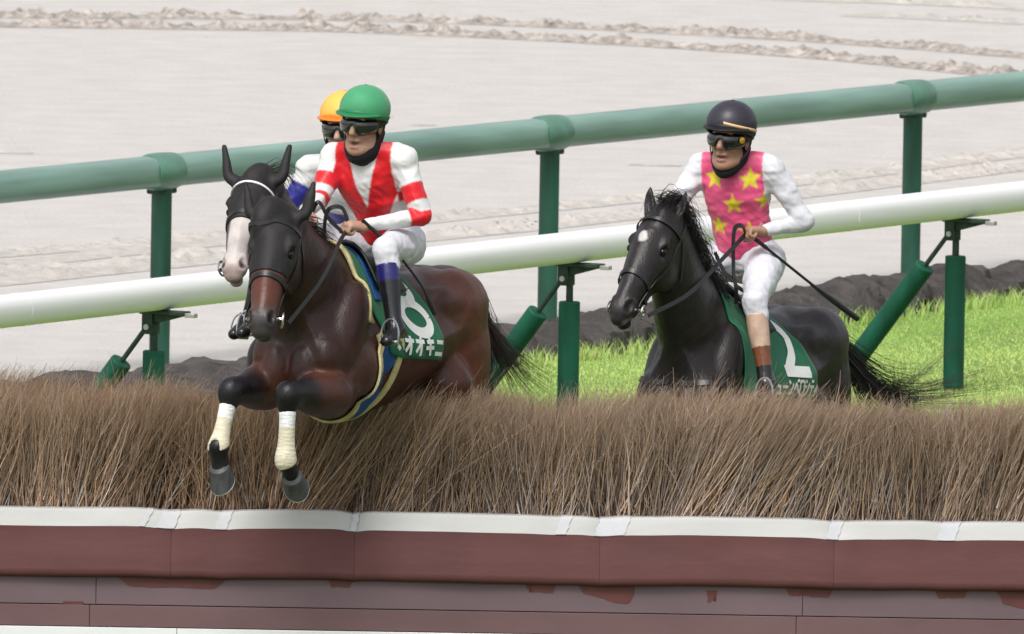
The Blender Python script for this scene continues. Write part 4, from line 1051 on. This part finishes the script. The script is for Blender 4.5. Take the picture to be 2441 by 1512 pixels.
h1, F1_, _ = make_horse('racehorse', 'dark bay horse leaping over the brush with black hood and white foreleg bandages', T1, hd1, neck1, fore1, hind1, pal1)
# hood over ears and upper face, open round the eyes
def hood(F, root, hd, cut):
    Hf = Field(); Hf.ops = list(F.ops); Hf.disp = list(F.disp)
    Hf.clip(hd(cut, 0, 0), hd.a); Hf.clip(hd(.02, 0, -.15), -hd.n + .35 * hd.a)
    for s in (-1, 1): Hf.ell(hd(.205, .108 * s, -.015), (.042, .034, .034), hd.M, .004, True)
    c0 = hd(.1, 0, -.05); V, Q = Hf.mesh(.0062, .006, (c0 - .36, c0 + .36)); link('hood', npmesh('hood', V, Q), 'hood', root)
hood(F1_, h1, hd1, .32)
b1, bit1 = bridle(F1_, h1, hd1, 'leather', .02, .37)
def bandages(F, root, L, tilt):
    for s, (el, kn, fe_, hf) in L.items():
        kn, fe_, hf = map(np.asarray, (kn, fe_, hf)); c = fe_ - kn; Bf = Field()
        Bf.chain([(*(kn + c * .20), .043), (*(kn + c * .5), .039), (*(kn + c * .78), .043), (*fe_, .0545), (*(fe_ + (hf - fe_) * .30), .050)], .01)
        Bf.clip(kn + c * .26, -c); Bf.clip(fe_ + (hf - fe_) * (.0 if s < 0 else .16), (hf - fe_) + tilt[s])
        if s < 0: Bf.ell(fe_ + np.array([.056, .0, -.02]), (.034, .034, .070), None, .004, True)
        Bf.disp.append(lambda P, kn=kn, c=c: .0005 * np.sin(((P - kn) @ c) / np.linalg.norm(c) * 300))
        V, Q = Bf.mesh(.0055); t = ((V - kn) @ c) / (c @ c); col = np.tile(np.array([.62, .57, .44]), (len(V), 1)); col[t < .50] = (.74, .74, .74)
        link('bandage', npmesh('bandage', V, Q, col), 'bandage', root)
bandages(F1_, h1, fore1, {-1: np.array([-.06, 0, -.06]), 1: np.array([0, 0, 0])})
cl1 = drape_cloth(F1_, h1, .07, -.635, 1.135, flare=.012, slant=.20, bslant=.14)
fm1 = side_map(F1_, .06, .012, .012, 1.5, 1.135)
number(cl1, [ellp(.5, .76, .38, .23), ellp(.5, .265, .46, .27)], .36, .128, .235, .275, fm1, .052, .07)
lettering(cl1, '・オオキニ', .190, .018, .078, .088, .096, fm1, .020)
pad1 = drape_cloth(F1_, h1, .10, .055, 1.29, 'front_padding', 'pad', .010, .016, nx=4, nphi=41, slant=.10)
bl1 = drape_cloth(F1_, h1, -.06, -.30, 1.40, 'blue_pad', 'blue', .013, .006, nx=14, nphi=41)
sad1 = saddle(F1_, h1, -.08, -.38)
def girth(F, root, x, wid, mats, slant=0., z0=1.30):
    th = np.linspace(-2.6, 2.6, 60); c = np.array([x, 0, 1.22])
    for dx, w, t, m, nm in mats:
        P = np.array([(x + dx + slant * (1 - math.cos(a)) * -.5, .40 * math.sin(a), 1.22 - .48 * math.cos(a)) for a in th]); P = P[P[:, 2] < z0]
        P = F.snap(P, .004, 10); N = F.grad(P); MB().add(*strap_vf(P, N, w, t)).build(nm, m, root)
girth(F1_, h1, -.125, .11, [(0, .12, .006, 'blue', 'girth'), (.075, .040, .012, 'pad', 'girth_edge'), (-.075, .040, .012, 'pad', 'girth_edge')], .0)
J1 = dict(hipL=(-.49, .11, 1.69), hipR=(-.49, -.11, 1.69), shL=(-.26, .185, 2.105), shR=(-.21, -.165, 2.095), elL=(-.27, .31, 1.83), elR=(-.09, -.165, 1.885), wrL=(-.04, .105, 1.755), wrR=(.13, -.115, 1.80),
          knL=(.02, .285, 1.65), knR=(.0, -.29, 1.65), anL=(.06, .385, 1.275), anR=(.06, -.385, 1.275), toeL=(.18, .40, 1.225), toeR=(.18, -.40, 1.225),
          hdL=(.8, -.45, .05), hdR=(.7, .35, -.5), pmL=(.1, -.3, -1), pmR=(-.2, .5, -.7))
pal_r1 = dict(jersey=silk_red, boot=boot_blue, helm=('helm_green', 'helm_green_dk', ('helm_black_dk', (.75, 2.6), .058, -.020, .006)), mouth=.006, boot_top=.20)
r1, J1 = make_rider('person', 'rider in red and white silks with green helmet on the leaping bay', T1, J1, ((-.15, .018, 2.275), 4, 10, -3), None, pal_r1, (-.40, 0, 1.63))
stirrup(sad1, np.array([-.10, .27, 1.45]), np.array([.135, .405, 1.215]), None, np.array([0, 1., 0])); stirrup(sad1, np.array([-.10, -.27, 1.45]), np.array([.135, -.405, 1.215]), None, np.array([0, -1., 0]))
for s, hnd in ((1, (.02, .06, 1.735)), (-1, (.17, -.06, 1.755))):
    a = bit1[s]; hnd = np.array(hnd); rein(b1, [a, a * .6 + hnd * .4 + np.array([0, .05 * s, .03]), hnd * .8 + a * .2 + np.array([0, .02 * s, .03]), hnd])
rein(b1, [(.02, .07, 1.76), (.07, .05, 1.84), (.12, .0, 1.82), (.10, -.02, 1.70), (.05, -.02, 1.62)], .022); rein(b1, [(.14, -.09, 1.77), (.13, -.05, 1.86), (.10, 0, 1.78), (.04, .05, 1.72)], .022)
def hair_obj(root, name, V, F, m='hair'): o = link(name, npmesh(name, V, F), m, root, smooth=False); return o
V, F = strands(.3, [[(-1.24, 0, 1.50), (-1.34, .05, 1.42), (-1.42, .10, 1.24), (-1.50, .15, 1.06), (-1.58, .18, .88)], [(-1.24, 0, 1.49), (-1.35, .06, 1.40), (-1.46, .12, 1.22), (-1.60, .20, 1.08), (-1.78, .26, .98)], [(-1.24, 0, 1.50), (-1.36, .06, 1.42), (-1.50, .12, 1.28), (-1.70, .20, 1.16), (-1.92, .28, 1.10)]], 240, .0022, .035, 11)
hair_obj(h1, 'tail', V, F, 'hairb')
V, F = strands(.9, [[(.44, 0, 1.73), (.40, .02, 1.77), (.33, .05, 1.75), (.27, .08, 1.67)], [(.28, 0, 1.65), (.24, .03, 1.68), (.17, .06, 1.66), (.12, .09, 1.60)], [(.36, 0, 1.69), (.33, .05, 1.72), (.27, .08, 1.69), (.22, .11, 1.62)]], 200, .0024, .018, 12)
hair_obj(h1, 'mane', V, F)
whip('riding_whip', 'thin dark riding whip beside the leg of the red and white rider', T1, [(-.02, .12, 1.79), (-.13, .24, 1.66), (-.25, .34, 1.50), (-.33, .375, 1.38)], .007, .006, .10)

# ================================================================== black horse approaching, rider in pink with stars
T2 = frame((.97, 4.5, .0), 27, 5)
hd2 = Head((.66, .0, 2.03), 0, 34, -4, 1.09)
neck2 = [(.02, 0, 1.34, .27), (.22, 0, 1.46, .25), (.40, 0, 1.66, .205), (.53, .01, 1.83, .165), (.61, .015, 1.95, .135)]
fore2 = {-1: [(.14, -.17, .98), (.30, -.15, .55), (.30, -.15, .24), (.36, -.15, .11)], 1: [(.14, .17, .98), (.10, .15, .55), (.04, .15, .26), (.10, .15, .12)]}
hind2 = {-1: [(-.80, -.18, 1.0), (-.95, -.16, .62), (-.72, -.15, .28), (-.64, -.15, .17)], 1: [(-.84, .18, 1.0), (-1.10, .16, .63), (-.92, .15, .30), (-.84, .15, .19)]}
pal2 = dict(coat=(.0175, .0140, .0145), points=(.010, .009, .010), muzzle=(.022, .020, .021), ears=(.32, .50, .17),
            marks=[([hd2(.165, -.012, .045), hd2(.185, -.004, .045)], .024, (.62, .60, .58), .012), ([hd2(.58, .05, -.06), hd2(.605, .03, -.05)], .018, (.20, .17, .17), .02)])
h2, F2_, _ = make_horse('racehorse', 'black horse with white star on forehead galloping up behind the brush', T2, hd2, neck2, fore2, hind2, pal2)
b2, bit2 = bridle(F2_, h2, hd2, 'leather', .018, .40)
cl2 = drape_cloth(F2_, h2, .12, -.75, 1.11, flare=.012, bslant=.28)
fm2 = side_map(F2_, .12, .012, .012, 1.5, 1.11)
two = ellp(.46, .72, .40, .27, 14, math.pi * .98, -.35) + [(.60, .36), (.30, .18), (.10, .06)]
number(cl2, [two, [(.0, .06), (1.0, .06)]], .455, .130, .265, .28, fm2, .058, .10)
lettering(cl2, '・ューンベロシティ', .265, .02, .054, .088, .063, fm2, .0155)
sad2 = saddle(F2_, h2, -.06, -.36)
straps(F2_, h2, [([(.28, .28, 1.18), (.40, .16, 1.17), (.44, 0, 1.17), (.40, -.16, 1.17), (.28, -.28, 1.18)], .03, .006), ([(.26, .28, 1.22), (.18, .27, 1.35), (.10, .18, 1.52)], .022, .005), ([(.33, .2, 1.17), (.25, .28, 1.10), (.2, .3, 1.04)], .022, .005)], 'leather', 'breast_strap')
J2 = dict(hipL=(-.33, .13, 1.82), hipR=(-.33, -.12, 1.82), shL=(-.20, .195, 2.295), shR=(-.13, -.185, 2.28), elL=(-.31, .345, 2.03), elR=(.0, -.27, 2.03), wrL=(-.16, .185, 1.965), wrR=(.10, -.10, 1.90),
          knL=(.12, .30, 1.60), knR=(-.04, -.26, 1.63), anL=(.14, .40, 1.20), anR=(-.22, -.32, 1.22), toeL=(.26, .44, 1.15), toeR=(-.10, -.34, 1.17),
          hdL=(.75, -.65, .0), hdR=(.7, .4, -.3), pmL=(.3, .1, -1), pmR=(-.1, .5, -.8))
pal_r2 = dict(jersey=silk_pink, boot=boot_tan, helm=('helm_black', 'helm_black_dk', ('beige', (.10, 2.4), .074, -.022, .006)), mouth=.001, skin=(.36, .20, .135), badge=True, hs=1.17, boot_top=.16, hem=.25)
r2, J2 = make_rider('person', 'rider in pink silks with yellow stars and black helmet on the black horse', T2, J2, ((-.055, .02, 2.445), 4, 6, -3), None, pal_r2, (-.28, 0, 1.66))
stirrup(sad2, np.array([-.08, .27, 1.45]), np.array([.225, .435, 1.12]), None, np.array([0, 1., 0])); stirrup(sad2, np.array([-.08, -.27, 1.45]), np.array([-.13, -.34, 1.14]), None, np.array([0, -1., 0]))
hl = np.array([-.09, .12, 1.945]); hr = np.array([.13, -.06, 1.87])
rein(b2, [bit2[1], bit2[1] * .66 + hl * .34 + np.array([0, .04, -.03]), bit2[1] * .3 + hl * .7 + np.array([0, .02, -.015]), hl], .022); rein(b2, [bit2[-1], bit2[-1] * .5 + hr * .5 + np.array([0, -.07, 0]), hr], .022)
rein(b2, [hl + (0, 0, .01), hl + (.05, .0, .045), hl + (.11, -.01, .02), hl + (.125, 0, -.12), hl + (.11, .01, -.25), hl + (.05, .03, -.29)], .024); rein(b2, [hl + (.22, -.06, -.10), hl + (.18, -.02, -.2), hl + (.11, .01, -.25), hl + (.10, .02, -.36)], .026)
V, F = strands(.35, [[(-1.25, 0, 1.46), (-1.45, .0, 1.42), (-1.62, .06, 1.28), (-1.78, .16, 1.18), (-1.95, .30, 1.16)], [(-1.25, 0, 1.44), (-1.42, .03, 1.38), (-1.55, .12, 1.22), (-1.66, .22, 1.10), (-1.80, .34, 1.04)], [(-1.25, 0, 1.46), (-1.42, .02, 1.40), (-1.55, .06, 1.22), (-1.62, .10, 1.05), (-1.66, .14, .88)], [(-1.25, 0, 1.46), (-1.48, .02, 1.46), (-1.68, .10, 1.36), (-1.85, .20, 1.30), (-2.0, .32, 1.34)]], 420, .0030, .026, 21)
tv, tf, tk = [V], [F], len(V)
for i, (ey, ez, ex) in enumerate(((.62, 1.34, -2.10), (.56, 1.16, -2.15), (.46, 1.46, -2.05), (.40, 1.04, -2.0), (.68, 1.26, -2.25), (.28, 1.36, -1.7), (.60, 1.22, -1.95))):   # separate locks whipping out
    V, F = strands(.25, [[(-1.25, 0, 1.45), (-1.46, .03, 1.40), (-1.62, .10, 1.27), (-1.80, .22, 1.14 + .2 * (ez - 1.1)), (ex, ey, ez)], [(-1.25, 0, 1.44), (-1.44, .03, 1.37), (-1.60, .11, 1.22), (-1.76, .22, 1.10 + .2 * (ez - 1.1)), (ex + .08, ey - .03, ez - .03)]], 75, .0026, .012, 70 + i, 9, .012); tv.append(V); tf.append(F + tk); tk += len(V)
hair_obj(h2, 'tail', np.vstack(tv), np.vstack(tf))
gm = []
for i in range(9):
    t = i / 8; p = np.array([.62 - .48 * t, .0, 2.06 - .42 * t]); gm.append([p, p + (-.04, .03, .06 - .02 * t), p + (-.11, .065 + .02 * math.sin(i * 2), .02), p + (-.15 - .03 * (i % 3), .085, -.10 - .04 * t)])
Vs, Fs, k = [], [], 0
for i, q in enumerate(gm):
    V, F = strands(1.0, [q, [q[0], q[1] + (.02, .02, 0), q[2] + (.03, .03, -.05), q[3] + (.04, .0, -.08)]], 95, .0027, .018, 30 + i); Vs.append(V); Fs.append(F + k); k += len(V)
q0 = hd2(-.03, 0, -.05)
V, F = strands(1.0, [[q0, hd2(-.06, .01, .02), hd2(.0, .02, .07), hd2(.10, .02, .06)], [q0, hd2(-.08, .0, -.02), hd2(-.04, -.04, .05), hd2(.06, -.05, .05)], [q0, hd2(-.09, .02, -.05), hd2(-.08, .06, -.02), hd2(.0, .09, .02)]], 160, .0022, .02, 50); Vs.append(V); Fs.append(F + k)
hair_obj(h2, 'mane', np.vstack(Vs), np.vstack(Fs))
whip('riding_whip', 'long black riding whip angled back from the hand of the pink rider', T2, [(-.08, .14, 1.955), (-.20, .23, 1.86), (-.42, .39, 1.69), (-.60, .52, 1.56)], .0085, .007, .30)
rb = MB().grid(F2_.snap(np.array([[(-1.17 - .03 * i, .02 + .02 * j, 1.49 - .012 * i - .006 * j * j) for j in range(4)] for i in range(4)]), .012)).build('tail_ribbon', 'red', h2, solid=.01)

# ================================================================== horse half hidden behind the bay, rider in white and blue
T3 = frame((-.98, 1.1, .41), 29, 4)
hd3 = Head((.79, .0, 2.00), 13, 38, 3, 1.0)
neck3 = [(.02, 0, 1.34, .27), (.22, 0, 1.45, .25), (.40, 0, 1.62, .20), (.58, .0, 1.80, .16), (.72, .0, 1.93, .135)]
fore3 = {-1: [(.28, -.17, .98), (.62, -.15, .92), (.60, -.15, .62), (.54, -.15, .52)], 1: [(.24, .17, .98), (.58, .15, .92), (.55, .15, .60), (.48, .15, .50)]}
pal3 = dict(coat=(.030, .018, .015), points=(.010, .009, .010), muzzle=(.40, .30, .28), ears=(.92, .52, .225, True),
            marks=[([hd3(.28, 0, .02), hd3(.44, 0, .02), hd3(.55, 0, -.01)], .056, (.52, .465, .445), .02), ([hd3(.56, 0, -.05), hd3(.60, 0, -.06)], .072, (.38, .29, .275), .03), ([hd3(.548, .052, 0)], .022, (.02, .012, .012), .012), ([hd3(.548, -.052, 0)], .022, (.02, .012, .012), .012)])
h3, F3_, _ = make_horse('racehorse', 'dark horse with white blaze and black hood half hidden behind the bay', T3, hd3, neck3, fore3, hind1, pal3, .010)
hood(F3_, h3, hd3, .29)
b3, bit3 = bridle(F3_, h3, hd3, 'whiteband', .012, .285)
cl3 = drape_cloth(F3_, h3, .06, -.56, 1.135, flare=.012)
sad3 = saddle(F3_, h3, -.08, -.38)
J3 = dict(hipL=(-.42, .10, 1.70), hipR=(-.42, -.10, 1.70), shL=(-.16, .19, 2.06), shR=(-.12, -.19, 2.05), elL=(-.12, .29, 1.82), elR=(-.04, -.29, 1.80), wrL=(.08, .10, 1.75), wrR=(.14, -.10, 1.75),
          knL=(.17, .28, 1.66), knR=(.10, -.28, 1.66), anL=(.16, .385, 1.285), anR=(.08, -.385, 1.285), toeL=(.28, .40, 1.235), toeR=(.20, -.40, 1.235), hdL=(.8, -.3, .0), hdR=(.8, .3, -.1), pmL=(.1, -.3, -1), pmR=(.1, .3, -1))
pal_r3 = dict(jersey=silk_blue, boot=boot_black, helm=('helm_orange', 'helm_orange_dk', None), skin=(.48, .30, .24))
r3, J3 = make_rider('person', 'rider in white and blue silks with orange helmet, mostly hidden behind another', T3, J3, ((-.05, .03, 2.27), 14, 6, 0), None, pal_r3, (-.38, 0, 1.63))
stirrup(sad3, np.array([-.10, .27, 1.45]), np.array([.135, .405, 1.215]), None, np.array([0, 1., 0])); stirrup(sad3, np.array([-.10, -.27, 1.45]), np.array([.135, -.405, 1.215]), None, np.array([0, -1., 0]))
for s, hnd in ((1, (.12, .07, 1.73)), (-1, (.18, -.07, 1.73))):
    a = bit3[s]; hnd = np.array(hnd); rein(b3, [a, a * .5 + hnd * .5 + np.array([0, .06 * s, .0]), hnd])
V, F = strands(.35, [[(-1.25, 0, 1.52), (-1.42, .0, 1.54), (-1.56, .03, 1.38), (-1.62, .05, 1.12), (-1.62, .06, .86)], [(-1.25, 0, 1.50), (-1.38, .03, 1.48), (-1.50, .05, 1.30), (-1.54, .07, 1.1), (-1.52, .08, .8)]], 300, .003, .04, 61)
hair_obj(h3, 'tail', V, F)
V, F = strands(.9, [[(.66, 0, 2.02), (.60, .05, 2.06), (.54, .09, 2.02), (.48, .12, 1.94)], [(.5, 0, 1.92), (.45, -.06, 1.95), (.38, -.10, 1.88), (.33, -.13, 1.78)]], 90, .0022, .022, 62)
hair_obj(h3, 'mane', V, F)
